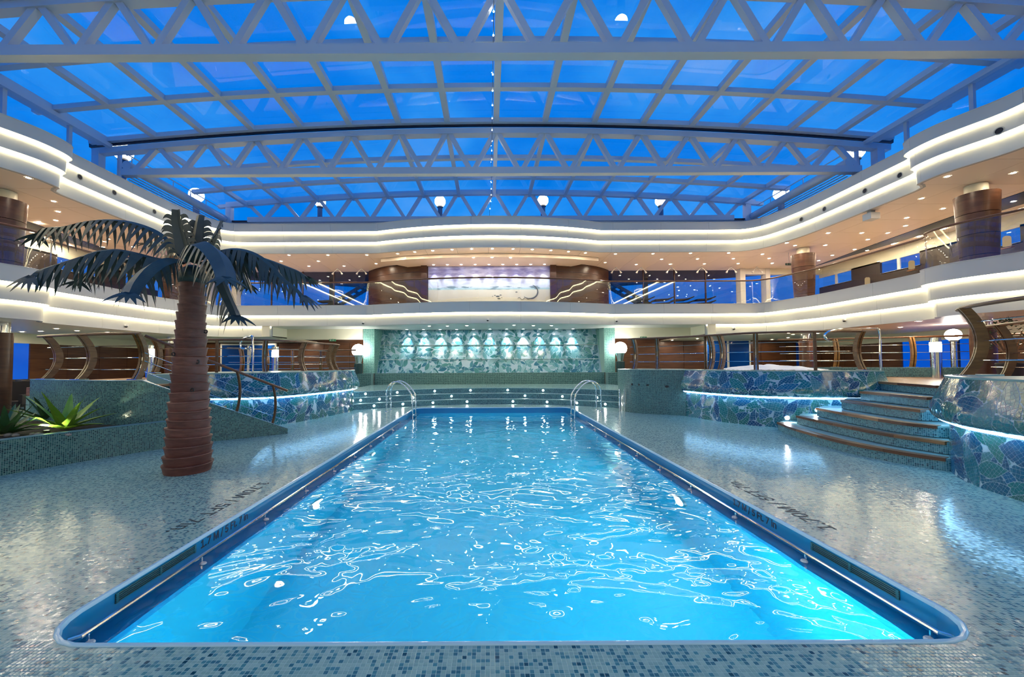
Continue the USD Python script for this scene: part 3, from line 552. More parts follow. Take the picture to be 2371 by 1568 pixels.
def leaf_wall(parent, W, H, mapper, size, seed, chip=0.035, name='mosaic_leaf', n_over=3.0, proud=.003, gap=.0017, stuff_after=280, cols=None):
    cols = cols or LEAFM
    """covers the strip [0,W]x[0,H] with overlapping leaves cut into chips; mapper(u,v,lift) -> points (n,3)"""
    r = np.random.default_rng(seed); box = sg.box(0, 0, W, H); covered = []; leaves = []
    n = int(W * H / (size * size * .20) * n_over) + 4
    pts = [(r.uniform(-.1, W + .1), r.uniform(-.05, H + .05)) for _ in range(n)]
    top = None
    tree = []; bnd = []
    for k, c in enumerate(pts):
        L = size * r.uniform(.75, 1.35); p = leaf_poly(np.array(c), L, L * r.uniform(.36, .48), r.uniform(0, 2 * math.pi))
        vis = p.intersection(box)
        if vis.is_empty: continue
        x0, y0, x1, y1 = vis.bounds
        if tree:
            B_ = np.array(bnd); near = np.nonzero((B_[:, 0] < x1) & (B_[:, 2] > x0) & (B_[:, 1] < y1) & (B_[:, 3] > y0))[0]
            if len(near): vis = vis.difference(shapely.union_all([tree[i_] for i_ in near]))
        if vis.is_empty or vis.area < size * size * .03: continue
        tree.append(p.buffer(.007)); bnd.append(tree[-1].bounds); leaves.append((vis, c, r.uniform(0, math.pi), int(r.integers(len(cols)))))
    leaves.sort(key=lambda l: -l[0].area); rest = {}
    for k, (vis, c, ang, ci) in enumerate(leaves):
        m = MB() if k < stuff_after else rest.setdefault(ci, MB())
        if chip:
            x0, y0, x1, y1 = vis.bounds; a, b = math.cos(ang), math.sin(ang); R = math.hypot(x1 - x0, y1 - y0) / 2 + chip; cc = np.array([(x0 + x1) / 2, (y0 + y1) / 2])
            g = np.arange(-R, R + chip, chip); gi, gj = np.meshgrid(g, g, indexing='ij'); jit = r.uniform(-.28, .28, gi.shape + (2,)) * chip
            qx, qy = gi + jit[..., 0], gj + jit[..., 1]; N_ = np.stack([qx * a - qy * b, qx * b + qy * a], -1) + cc
            Q = np.stack([N_[:-1, :-1], N_[1:, :-1], N_[1:, 1:], N_[:-1, 1:]], 2).reshape(-1, 4, 2); m_ = Q.mean(1, keepdims=True); Q = m_ + (Q - m_) * (1 - gap * 2 / chip)
            cells = shapely.polygons(Q); shapely.prepare(vis); ok = shapely.is_valid(cells) & shapely.intersects(vis, cells); Q, cells = Q[ok], cells[ok]; full = shapely.contains(vis, cells)
            if full.any():
                q = Q[full].reshape(-1, 2); n_ = int(full.sum()); o4 = np.arange(n_)[:, None] * 4; m.add(mapper(q[:, 0], q[:, 1], np.full(len(q), proud)), np.vstack([o4 + [0, 1, 2], o4 + [0, 2, 3]]))
            for cell in shapely.intersection(vis, cells[~full]):
                cell = max(getattr(cell, 'geoms', [cell]), key=lambda z_: z_.area)
                if cell.geom_type != 'Polygon' or cell.area < chip * chip * .08: continue
                q = np.array(cell.exterior.coords)[:-1]
                if cell.convex_hull.area > cell.area * 1.08: continue
                if (q[:, 0] * np.roll(q[:, 1], -1) - q[:, 1] * np.roll(q[:, 0], -1)).sum() < 0: q = q[::-1]
                m.add(mapper(q[:, 0], q[:, 1], np.full(len(q), proud)), [[0, i2, i2 + 1] for i2 in range(1, len(q) - 1)])
        else:
            for gpoly in [max(getattr(vis, 'geoms', [vis]), key=lambda z_: z_.area)]:
                if gpoly.geom_type != 'Polygon' or gpoly.area < 1e-4: continue
                vv, ff = trimesh.creation.triangulate_polygon(gpoly.simplify(.004), engine='earcut')
                m.add(mapper(vv[:, 0], vv[:, 1], np.full(len(vv), proud)), ff)
        if k < stuff_after and m.n: (tag(m.build('small_leaf', cols[ci], parent), kind='stuff') if chip and len(m.v) < 5 else m.build(name, cols[ci], parent))
    for ci, m in rest.items():
        if m.n: tag(m.build('small_leaf', cols[ci], parent), kind='stuff')
def curve_mapper(path, prof, flip=1.0):
    """u along the plan path, v along the profile [(outward offset, z)] from its first point"""
    path = np.array(path, float); L = np.r_[0, np.cumsum(np.linalg.norm(np.diff(path, axis=0), axis=1))]; nr = normals2(path) * flip
    prof = np.array(prof, float); V = np.r_[0, np.cumsum(np.linalg.norm(np.diff(prof, axis=0), axis=1))]
    d = np.gradient(prof, axis=0); pn = np.stack([d[:, 1], -d[:, 0]], 1); pn /= np.linalg.norm(pn, axis=1, keepdims=True)
    def f(u, v, lift):
        x, y = np.interp(u, L, path[:, 0]), np.interp(u, L, path[:, 1]); n = np.stack([np.interp(u, L, nr[:, 0]), np.interp(u, L, nr[:, 1])], 1)
        o, z = np.interp(v, V, prof[:, 0]), np.interp(v, V, prof[:, 1]); on, zn = np.interp(v, V, pn[:, 0]), np.interp(v, V, pn[:, 1])
        o = o + lift * on; z = z + lift * zn
        return np.stack([x + n[:, 0] * o, y + n[:, 1] * o, z], 1)
    return f, L[-1], V[-1]
# cascade wall at the far end: leans back, three bands parted by thin rails
cas = thing('cascade_wall', 'leaf mosaic cascade wall lit by a row of spots, at the far end of the pool', 'wall', (0, 0, 0))
mb = MB(); mb.add([(-4.70, 16.62, .96), (4.72, 16.62, .96), (4.58, 17.12, 2.80), (-4.56, 17.12, 2.80), (-4.70, 17.28, .96), (4.72, 17.28, .96), (4.58, 17.28, 2.8), (-4.56, 17.28, 2.8)], [[0, 1, 2, 3], [5, 4, 7, 6], [0, 3, 7, 4], [1, 5, 6, 2]]); mb.build('bed', LEAFGROUT, cas)
def cas_map(u, v, lift): return np.stack([u - 4.62, 16.62 + .5 * v / 1.84 - lift, .962 + v], 1)
leaf_wall(cas, 9.22, 1.83, cas_map, .30, 5, chip=0, stuff_after=280, n_over=1.15, cols=LEAFC2)
for k, z in enumerate((1.52, 2.13)):
    MB().tube([(-4.6, 16.62 + .5 * (z - .96) / 1.84 - .02, z), (4.62, 16.62 + .5 * (z - .96) / 1.84 - .02, z)], .012, 6).build('drip_rail', CHROME, cas)
# whirlpool tubs
LEDS = glow('cool_strip', (.30, .64, 1.0), 13.0)
FOAM = plain('foam', (.85, .87, .90), .6)
TUB_UP = [(.00, .60), (.13, .66), (.17, .74), (.14, .86), (.06, 1.06), (.02, 1.16)]       # offset outward, z (bulging upper band)
TUB_LO = [(.02, .0), (.0, .585)]
def tub(name, label, path, z_led=.55, seed=1, flip=1.0, size=.40, chip=.034, chip_lo=None):
    t = thing(name, label, 'hot tub', (0, 0, 0)); path = resample(np.array(path, float), .10); nr = normals2(path) * flip
    up = smooth_curve(TUB_UP, 4)
    MB().sweep(path, up, closed_prof=False, nrm=nr).build('upper_band', LEAFGROUT, t, True)
    MB().sweep(path, TUB_LO, closed_prof=False, nrm=nr).build('lower_wall', LEAFGROUT, t, True)
    MB().sweep(path, [(.030, .604), (.095, .634), (.098, .626), (.033, .596)], nrm=nr).build('light_strip', LEDS, t)
    MB().sweep(path, [(.03, 1.15), (.03, 1.172), (-.22, 1.172), (-.22, 1.15)], nrm=nr).build('rim', CAPM, t, 30)
    f, W, H = curve_mapper(path, up, flip); leaf_wall(t, W, H, f, size, seed, chip, stuff_after=140)
    f, W, H = curve_mapper(path, TUB_LO, flip); leaf_wall(t, W, H - .005, f, size, seed + 50, chip_lo if chip_lo is not None else chip, stuff_after=140)
    return t
TUB1 = smooth_curve([(5.0, 10.15), (5.22, 9.35), (5.62, 8.62), (6.25, 8.22), (7.0, 8.06), (7.9, 8.02)], 8)
TUB2 = smooth_curve([(6.9, 5.62), (6.2, 5.36), (5.72, 4.98), (5.36, 4.5), (5.17, 4.0), (5.02, 3.2), (4.95, 2.2), (4.95, .6)], 8)
TUBL = smooth_curve([(-4.25, 12.35), (-3.98, 11.75), (-4.05, 11.0), (-4.28, 10.1), (-4.52, 9.3), (-4.92, 8.76), (-5.5, 8.55), (-6.4, 8.5)], 8)
tub('whirlpool_tub', 'leaf mosaic whirlpool with white foam, left of the teak steps', TUB1, seed=11, size=.40, chip=.044)
tub('whirlpool_tub', 'leaf mosaic whirlpool wall at the right edge, nearest the camera', TUB2, seed=23, size=.46, chip=.038)
tub('whirlpool_tub', 'leaf mosaic whirlpool wall behind the palm, left of the pool', TUBL, seed=37, flip=-1.0, size=.40, chip=.044)
# solid cores so that nothing is hollow
dk = struct('platform', 'raised teak and mosaic sun decks either side of the pool')
def core(path, extra, z): return solid(sg.Polygon(list(map(tuple, path)) + extra).buffer(-.03), 0, z, CAPM, dk, 'core')
# ================================================================ raised decks, stairs, planter, parapet
core(TUB1, [(8.2, 8.3), (8.4, 10.8), (6.0, 12.2), (4.6, 11.6)], 1.15)
core(TUB2[4:], [(7.5, .6), (8.2, 3.0), (7.6, 5.3)], 1.15)
core(TUBL, [(-7.4, 8.6), (-8.0, 11.0), (-6.6, 12.9)], 1.15)
RW = chaikin([(4.15, 12.9), (3.86, 12.0), (3.72, 11.2), (3.95, 10.72), (4.5, 10.42), (5.02, 10.16)], 3)
tw = struct('wall_whirlpool', 'plain teal mosaic end wall of the right whirlpool with small jet fittings')
wallrun(RW, 0, 1.165, TEAL, tw)
solid(sg.Polygon(list(map(tuple, RW)) + [(5.4, 10.6), (6.0, 12.4), (4.8, 13.2)]).buffer(-.006), 0, 1.16, CAPM, tw, 'core')
for px, py, r in ((1465, 890, .022), (1477, 891, .02), (1496, 892, .035), (1546, 895, .05)):
    p = AY(px, py, 10.9 if px < 1500 else 10.28); i = int(np.argmin(abs(RW[:, 0] / RW[:, 1] - p[0] / p[1]) + (RW[:, 1] > 10.95) * 9)); q = RW[i]; zz = EYE + (p[2] - EYE) * q[1] / p[1]; n = normals2(RW)[i]
    m = MB(); m.tm(trimesh.creation.cylinder(r, .03, sections=16), np.array([[n[1], 0, n[0], q[0]], [-n[0], 0, n[1], q[1]], [0, .6 if r > .03 else 1.3, 0, zz], [0, 0, 0, 1.0]])); m.build('jet_fitting', DARKGREY, tw)
# teak stairs on the right
S = [[(1801, 977), (1835, 990), (1880, 1003), (1956, 1022), (2080, 1045), (2190, 1061)], [(1845, 962), (1920, 978), (2050, 1003), (2190, 1023)], [(1891, 944), (1990, 962), (2085, 977), (2170, 986)],
     [(1948, 926), (2040, 938), (2134, 949)], [(1992, 906), (2070, 913), (2149, 920)], [(2029, 883), (2100, 888), (2170, 893)]]
stt = struct('stairs_right', 'curved mosaic steps with teak nosings between the two right whirlpools')
TEAKS = [grained(f'teak_board_{k}', tuple(c * .6 for c in b), b, (3, 3, 26), .28) for k, b in enumerate([(.30, .14, .055), (.20, .085, .032), (.40, .21, .09), (.15, .055, .022)])]
rb = random.Random(3)
def boards(path, o0, o1, z0, z1, parent, lo=.45, hi=.8, flip=1):
    path = resample(np.array(path, float), .06); L = np.r_[0, np.cumsum(np.linalg.norm(np.diff(path, axis=0), axis=1))]; nr = normals2(path) * flip; a = 0
    while a < len(path) - 2:
        b = min(len(path), a + int(rb.uniform(lo, hi) / .06))
        if len(path) - b < 4: b = len(path)
        p = path[a:b].copy(); t0 = (p[1] - p[0]) * .03; p[0] = p[0] + t0; p[-1] = p[-1] - t0
        MB().sweep(p, [(o0, z0), (o1, z0), (o1, z1), (o0, z1)], nrm=nr[a:b]).build('board', rb.choice(TEAKS), parent); a = b - 1 if b < len(path) else b
prev = 0
for k, pts in enumerate(S):
    z = .16 * (k + 1); fr = np.array([AZ(px, py, z)[:2] for px, py in pts]); fr = smooth_curve(fr, 6)
    ext = np.vstack([fr[:1] + np.array([[.5, .45]]), fr, fr[-1:] + np.array([[.6, -.15]])]); fr = fr
    MB().sweep(resample(np.vstack([fr, ext[-1:]]), .08), [(0, z - .16), (0, z - .03)], closed_prof=False).build('riser', AQUA, stt, True, uv=True)
    boards(fr, -.115, .018, z - .042, z, stt)
    poly = sg.Polygon(list(map(tuple, ext)) + [(9.2, 5.4), (9.2, 8.4)]).buffer(0)
    m = MB(); m.prism(poly.buffer(-.012), z - .16, z - .008); m.build('step', TEAK if k == 5 else CAPM, stt)
# platform beyond, low parapet
m = MB(); m.prism(sg.Polygon([(7.3, 5.9), (7.9, 7.9), (8.3, 10.7), (6.2, 12.6), (9, 14), (15, 13), (15, 1.0), (7.6, .8)]), .90, .955); m.build('teak_deck', TEAK, dk)
wallrun([(8.2, 11.3), (10.2, 10.6), (12.4, 9.6), (14.6, 7.4)], .955, 1.19, TEAL, dk, 'parapet'); 
m = MB(); m.sweep(resample(np.array([(8.2, 11.3), (10.2, 10.6), (12.4, 9.6), (14.6, 7.4)]), .3), [(-.01, 1.19), (-.01, 1.2), (-.2, 1.2), (-.2, 1.19)]); m.build('parapet_cap', CAPM, dk)
m = MB(); m.bb((6.9, 4.05, 1.0), (7.9, 4.9, 1.20)); m.build('plinth', CAPM, dk)
# step lights on the whirlpool wall beside the stairs
for (x, y, z), w in (((6.02, 8.12, .225), 'lower'), ((6.52, 7.98, .40), 'upper')):
    t = thing('step_light', f'dazzling white step light at the left end of the teak stairs, {w} of the two', 'light', (x, y, z), -.25, 'pair of lights beside the teak stairs'); facing_disc(t, .040, glow('stair_lens', (1, .98, .95), 420.0) if w == 'lower' else '/World/Looks/stair_lens', CHROME)
# planter and stair parapet on the left
pl = struct('planter', 'low curved teal mosaic planter wall with dark soil')
PW = smooth_curve([(-6.55, 2.2), (-6.32, 3.5), (-5.99, 4.92), (-5.67, 5.70), (-5.30, 6.40), (-4.97, 6.92)], 6)
wallrun(PW, 0, .43, TEAL, pl)
m = MB(); m.sweep(PW, [(.006, .425), (.006, .437), (-.12, .437), (-.12, .425)]); m.build('cap', plain('planter_cap', (.10, .24, .28), .25), pl)
m = MB(); m.prism(sg.Polygon(list(map(tuple, offset2(PW, -.02)))[:-3] + [(-5.5, 6.55), (-6.4, 6.58), (-7.9, 7.0), (-9.2, 6.8), (-8.4, 2.2)]), .0, .395); m.build('soil', grained('soil', (.008, .006, .004), (.04, .028, .018), (30, 30, 30), .9, bump=.6), pl)
pp = struct('stair_parapet', 'teal mosaic parapet sloping down beside the left stairs')
PR = smooth_curve([(-3.93, 7.84), (-4.45, 7.40), (-4.95, 6.98), (-5.35, 6.66), (-5.66, 6.47), (-6.05, 6.42), (-6.6, 6.50), (-7.3, 6.72), (-8.05, 7.02)], 8)
Lp = np.r_[0, np.cumsum(np.linalg.norm(np.diff(PR, axis=0), axis=1))]; i0 = int(np.argmin(np.linalg.norm(PR - np.array([-5.62, 6.49]), axis=1)))
TOPZ = np.interp(Lp, [0, Lp[i0], Lp[-1]], [.09, 1.09, 1.10]); nrp = normals2(PR)
sgn = 1.0 if (nrp[len(PR) // 2] @ np.array([0, -1.0])) > 0 else -1.0
for nm, mm, oo in (('face', TEAL, 0.0), ('back', TEAL, -.14)):
    q = PR + nrp * sgn * oo; v = np.vstack([np.c_[q, 0 * TOPZ], np.c_[q, TOPZ]]); n = len(q); MB().add(v, [[i, i + 1, n + i + 1, n + i] for i in range(n - 1)], np.vstack([np.c_[Lp, 0 * Lp], np.c_[Lp, TOPZ]])).build(nm, mm, pp, True, uv=True)
qa, qb = PR + nrp * sgn * .006, PR - nrp * sgn * .146; n = len(PR)
m = MB(); m.add(np.vstack([np.c_[qa, TOPZ], np.c_[qb, TOPZ], np.c_[qa, TOPZ + .012], np.c_[qb, TOPZ + .012]]), [[n * 2 + i, n * 2 + i + 1, n * 3 + i + 1, n * 3 + i] for i in range(n - 1)] + [[i, i + 1, 2 * n + i + 1, 2 * n + i] for i in range(n - 1)] + [[n + i + 1, n + i, 3 * n + i, 3 * n + i + 1] for i in range(n - 1)])
m.build('cap', plain('parapet_cap', (.16, .32, .42), .25), pp)
for i_ in (0, n - 1): MB().add([(*PR[i_], 0), (*(PR[i_] - nrp[i_] * sgn * .14), 0), (*(PR[i_] - nrp[i_] * sgn * .14), TOPZ[i_]), (*PR[i_], TOPZ[i_])], [[0, 1, 2, 3]]).build('end', CAPM, pp)
# left stairs behind the parapet, left platform
sl = struct('stairs_left', 'teak edged steps behind the sloping parapet')
for k in range(6):
    z = .16 * (k + 1); a, b = np.array([-4.62 - .36 * k, 7.55 - .135 * k]), np.array([-4.98 - .34 * k, 8.75])
    b[1] = 8.45
    MB().sweep(np.array([b, a]), [(0, z - .16), (0, z - .03)], closed_prof=False).build('riser', AQUA, sl, uv=True)
    boards([b, a], -.115, .018, z - .042, z, sl)
    m = MB(); m.prism(sg.Polygon([tuple(a), tuple(b), (-8.4, 8.45), (-8.4, 7.25), (-6.6, 6.75), (-5.7, 6.72)]).buffer(0).buffer(-.012), z - .16, z - .008); m.build('step', TEAK if k == 5 else CAPM, sl)
m = MB(); m.prism(sg.Polygon([(-7.2, 7.0), (-7.4, 8.6), (-8.0, 11.0), (-6.6, 12.9), (-9, 14), (-11, 13), (-10.9, 10.5), (-9.5, 8.45), (-8.2, 7.15)]), .90, .955); m.build('teak_deck', TEAK, dk)
# foam in the right whirlpool
fx, fy = np.meshgrid(np.linspace(5.35, 8.0, 60), np.linspace(8.25, 10.9, 60), indexing='ij')
d = np.clip(1.0 - np.hypot((fx - 6.75) / 1.2, (fy - 9.6) / 1.0), 0, 1)
fz = 1.166 + .17 * d ** .6 * meshkit.fbm(np.stack([fx * 2.2, fy * 2.2, 0 * fx], -1), 3, 4) + .03 * d
ok = d > .0; idx = np.arange(3600).reshape(60, 60); F4 = np.stack([idx[:-1, :-1], idx[1:, :-1], idx[1:, 1:], idx[:-1, 1:]], -1).reshape(-1, 4); F4 = F4[ok.ravel()[F4].all(1)]
tag(MB().add(np.stack([fx, fy, fz], -1).reshape(-1, 3), F4).build('foam', FOAM, None, True), 'heap of white foam on the water of the right whirlpool', 'foam', None, 'stuff')
# ================================================================ glass balustrade of the upper gallery
gb = thing('glass_balustrade', 'clear glass balustrade with brown handrail along the upper gallery edge', 'balustrade')
base = resample(LOWPLAN[np.where(LOWPLAN[:, 1] > 3.0)[0]], .08); nrb = normals2(base)
HR = plain('handrail_brown', (.16, .070, .032), .3)
MB().tube(np.c_[base + nrb * .10, np.full(len(base), 4.44)], .028, 8).build('handrail', HR, gb, 40)
k = 0; step = 19
for a in range(0, len(base) - 3, step):
    b = min(len(base), a + step); p = base[a:b + 1] if b < len(base) else base[a:b]; p = p.copy()
    if len(p) < 3: continue
    p[0] = p[0] * .99 + p[1] * .01; p[-1] = p[-1] * .9 + p[-2] * .1
    MB().sweep(p, [(.094, 3.44), (.106, 3.44), (.106, 4.42), (.094, 4.42)]).build('pane', GLASS, gb, 30)
    i = min(b, len(base) - 1); q = base[i] + nrb[i] * .10; MB().bar((*q, 3.5), (*q, 4.42), .012, .02).build('joint', CHROME, gb)
# ================================================================ wooden railings: bowed double posts, steel rods, round handrail
RAILW = grained('rail_wood', (.10, .042, .012), (.21, .10, .032), (4, 4, 20), .3)
RAILW2 = grained('rail_wood_dark', (.055, .022, .008), (.11, .046, .016), (4, 4, 20), .3)
def at_len(path, s):
    L = np.r_[0, np.cumsum(np.linalg.norm(np.diff(path, axis=0), axis=1))]; s = min(max(s, 0), L[-1]); nr = normals2(path)
    return np.array([np.interp(s, L, path[:, k]) for k in range(path.shape[1])]), np.array([np.interp(s, L, nr[:, k]) for k in range(2)])
def bow_post(t, p, n, z0, h, bulge, wood, depth=.10, width=.036, gap=.022):
    ts = np.linspace(0, 1, 13); tang = np.array([-n[1], n[0]])
    for s in (-1, 1):
        m = MB(); vs = []
        for u in ts:
            c = p + n * (bulge * (1 - (2 * u - 1) ** 2)) + tang * s * (width + gap) / 2; z = z0 + h * u
            for a, b in ((-1, -1), (1, -1), (1, 1), (-1, 1)): q = c + n * a * depth / 2 + tang * b * width / 2; vs.append((q[0], q[1], z))
        m.add(vs, [[4 * i + j, 4 * i + (j + 1) % 4, 4 * i + 4 + (j + 1) % 4, 4 * i + 4 + j] for i in range(12) for j in range(4)] + [[3, 2, 1, 0], [48, 49, 50, 51]])
        m.build('bowed_post', wood, t)
    m = MB(); m.tube([(*(p + n * bulge * (1 - (2 * u - 1) ** 2) - n * depth * .3), z0 + h * u) for u in ts], .008, 6); m.build('spacer', CHROME, t)
    m = MB(); m.box((p[0], p[1], z0 + .006), (.16, .16, .012)); m.build('foot_plate', CHROME, t)
def railing(label, path, z0, h, posts, bulge=.12, flip=1.0, rods=(.24, .49, .74), straight=(), wood=None, rail_o=0.0, cat='railing', name='railing', r=.024):
    t = thing(name, label, cat); path = resample(smooth_curve(path, 8), .08); nr = normals2(path) * flip; wood = wood or RAILW
    MB().tube(np.c_[path + nr * rail_o, np.full(len(path), z0 + h)], r, 10).build('handrail', HR, t, 40)
    for u in rods: MB().tube(np.c_[path + nr * (bulge * (1 - (2 * u - 1) ** 2)), np.full(len(path), z0 + h * u)], .008, 6).build('rod', CHROME, t)
    for s in posts: p, n = at_len(path, s); bow_post(t, p, n * flip, z0, h - .01, bulge, wood)
    for s in straight: p, n = at_len(path, s); MB().bar((*p, z0), (*p, z0 + h), .035, .05, up=(1, 0, 0)).build('post', RAILW2, t)
    return t
railing('curved wooden railing with bowed posts on the right whirlpool and its teal end wall', [(3.86, 11.05), (4.15, 10.78), (4.75, 10.42), (5.3, 9.75), (5.75, 9.05), (6.4, 8.68), (7.2, 8.52), (7.95, 8.50)], 1.1735, .83, [.15, .75, 2.05, 2.30, 3.05, 5.35], .13, -1.0, straight=(1.95, 4.15))
railing('wooden railing with bowed posts around the near whirlpool at the right edge', [(6.15, 5.22), (5.9, 4.9), (5.72, 4.3), (5.62, 3.4), (5.6, 2.2)], 1.1735, .85, [.3, 1.55], .14, -1.0, rods=(.22, .5, .78))
railing('wooden railing with bowed posts on the left whirlpool behind the palm', [(-4.35, 11.6), (-4.38, 11.0), (-4.6, 10.1), (-4.9, 9.4), (-5.5, 8.95), (-6.4, 8.85), (-7.4, 8.85)], 1.1735, .73, [.12, .45, 1.6, 2.62, 5.2], .12, 1.0, straight=(3.6,))
railing('wooden railing on top of the left parapet, beside the blue window', [(-5.70, 6.52), (-6.05, 6.50), (-6.6, 6.58), (-7.3, 6.80), (-8.0, 7.08)], 1.11, .75, [.05, 1.1, 2.1], .16, 1.0, rods=(.22, .48, .74))
# sloping rail down the parapet
t = thing('railing', 'sloping wooden stair rail with steel rods running down the left parapet', 'railing')
ii = np.where(np.arange(len(PR)) <= i0)[0]; q = (PR - nrp * sgn * .07)[ii][::-1]; zt = TOPZ[ii][::-1]
MB().tube([(*q[i], zt[i] + .74 - .0 * i) for i in range(len(q))], .024, 8).build('handrail', HR, t, 40)
for u in (.2, .44, .62): MB().tube([(*q[i], zt[i] + .74 * u) for i in range(len(q))], .006, 6).build('rod', CHROME, t)
for f_ in (.70, .93):
    i = int(f_ * (len(q) - 1)); tdir = q[-1] - q[0]; tdir = tdir / np.linalg.norm(tdir); ts = np.linspace(0, 1, 9)
    m = MB(); m.tube([(*(q[i] + tdir * .05 * (1 - (2 * u - 1) ** 2)), zt[i] + .74 * u) for u in ts], .024, 8); m.build('post', RAILW2, t, 40)
# railings farther back on the raised decks
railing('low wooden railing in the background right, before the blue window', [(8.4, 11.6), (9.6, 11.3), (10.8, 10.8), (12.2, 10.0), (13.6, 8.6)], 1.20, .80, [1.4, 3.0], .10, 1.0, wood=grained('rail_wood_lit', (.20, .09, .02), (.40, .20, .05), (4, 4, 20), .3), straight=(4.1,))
railing('wooden railing in the background left, seen through the parapet railing', [(-8.0, 12.2), (-7.2, 13.4), (-5.8, 14.2), (-4.8, 14.4)], 1.0, .85, [.4, 1.2, 2.0, 2.9], .10, 1.0)
railing('wooden railing at the back right behind the near whirlpool', [(9.4, 7.6), (8.9, 6.6), (8.7, 5.6), (8.9, 4.4)], 1.0, 1.0, [.5, 1.6, 2.4], .14, -1.0, wood=RAILW2)
# ================================================================ pool rails and ladders
for s, x, lab in ((-1, POOLX0, 'left'), (1, POOLX1, 'right')):
    t = thing('pool_rail', f'long polished grab rail just above the water on the {lab} pool wall', 'rail')
    xr = x - s * .075; 
    MB().tube([(x - s * .01, 2.12, -.098), (xr, 2.18, -.098)] + [(xr, y, -.098) for y in np.linspace(2.4, 9.9, 14)] + [(x - s * .01, 9.98, -.098)], .013, 8).build('tube', CHROME, t, 40)
    for y in np.arange(2.22, 9.9, .86): 
        m = MB(); m.tube([(xr, y, -.098), (xr, y, -.170), (xr - s * .012, y, -.185)], .008, 6); m.build('stanchion', CHROME, t)
        m = MB(); m.lathe([(.0, .014), (.018, .014), (.024, .006), (.024, 0)], (xr - s * .012, y, -.162), 12); m.build('flange', WHITE, t)
    for y in (2.78,):                                              # overflow grille in the wall band
        g = thing('overflow_grille', f'dark slotted overflow grille in the {lab} pool wall near the camera', 'grille')
        m = MB(); m.bb((x - s * .004, y - .33, -.086), (x - s * .0075, y + .33, -.030)); m.build('backing', DARKGREY, g)
        for k in range(5): m = MB(); m.bb((x - s * .006, y - .33, -.083 + .0125 * k), (x - s * .012, y + .33, -.0775 + .0125 * k)); m.build('slat', plain('grille_teal', (.012, .10, .12), .4) if (s < 0 and k == 0) else '/World/Looks/grille_teal', g)
        for yy in (-.32, 0, .32): m = MB(); m.bb((x - s * .006, y + yy - .008, -.086), (x - s * .013, y + yy + .008, -.030)); m.build('bracket', '/World/Looks/grille_teal', g)
INKD = plain('marking_ink', (.012, .016, .035), .5)
TILEINK = plain('tile_ink', (.015, .035, .045), .55, specular_ior_level=0.15)
def lettering(txt, h, O, ex, ey, m, parent, name='depth_marking', depth=.0015):
    tm = meshkit.text_mesh(txt, h, depth, bold=(m is INKD)); V = np.array(tm.vertices); ez = np.cross(ex, ey)
    return MB().add(np.array(O) + V[:, :1] * np.array(ex) + V[:, 1:2] * np.array(ey) + V[:, 2:] * ez, tm.faces).build(name, m, parent)
ex = np.array([0, 1.0, 0]); 
lettering('1.7 M / 5 Ft. 7 in', .058, (POOLX0 + .0042, 3.16, -.086), (0, 1.0, 0), (0, 0, 1.0), INKD, ps)
lettering('1.7 M / 5 Ft. 7 in', .058, (POOLX1 - .0042, 4.10, -.086), (0, -1.0, 0), (0, 0, 1.0), INKD, ps)
lettering('1.70M / 5FT 7in.', .125, (-2.62, 4.62, .0005), (0, -1.0, 0), (1.0, 0, 0), TILEINK, fl)
lettering('1.70M / 5FT 7in.', .125, (2.80, 3.25, .0005), (0, 1.0, 0), (-1.0, 0, 0), TILEINK, fl)
def ladder(label, c, s):
    t = thing('pool_ladder', label, 'ladder', (0, 0, 0)); x, y = c
    for dy in (-.24, .24):
        pts = smooth_curve([(x + s * .62, y + dy, 0), (x + s * .62, y + dy, .45), (x + s * .58, y + dy, .70), (x + s * .40, y + dy, .84), (x + s * .18, y + dy, .78), (x - s * .03, y + dy, .56), (x - s * .10, y + dy, .38), (x - s * .11, y + dy, .0), (x - s * .11, y + dy, -1.1)], 6)
        MB().tube(pts, .021, 10).build('handrail', CHROME, t, 40)
        m = MB(); m.lathe([(0, .02), (.03, .02), (.045, .008), (.045, 0)], (x + s * .62, y + dy, 0), 14); m.build('flange', CHROME, t)
    for z in (-.12, -.40, -.68, -.96): m = MB(); m.bb((x - s * .16, y - .24, z), (x - s * .07, y + .24, z + .025)); m.build('rung', CHROME, t)
ladder('chrome pool ladder with arched handrails at the far left corner of the pool', (POOLX0 + .0, 11.5), -1)
ladder('chrome pool ladder with arched handrails at the far right corner of the pool', (POOLX1 - .0, 11.3), 1)
t = thing('grab_post', 'pair of chrome grab posts before the teal end wall, right of the pool steps', 'grab rail')
for dx in (0, .13): MB().tube([(3.62 + dx, 11.1 + .1 * dx, 0), (3.62 + dx, 11.1 + .1 * dx, .62)], .026 if dx == 0 else .012, 10).build('tube', CHROME, t, 40)
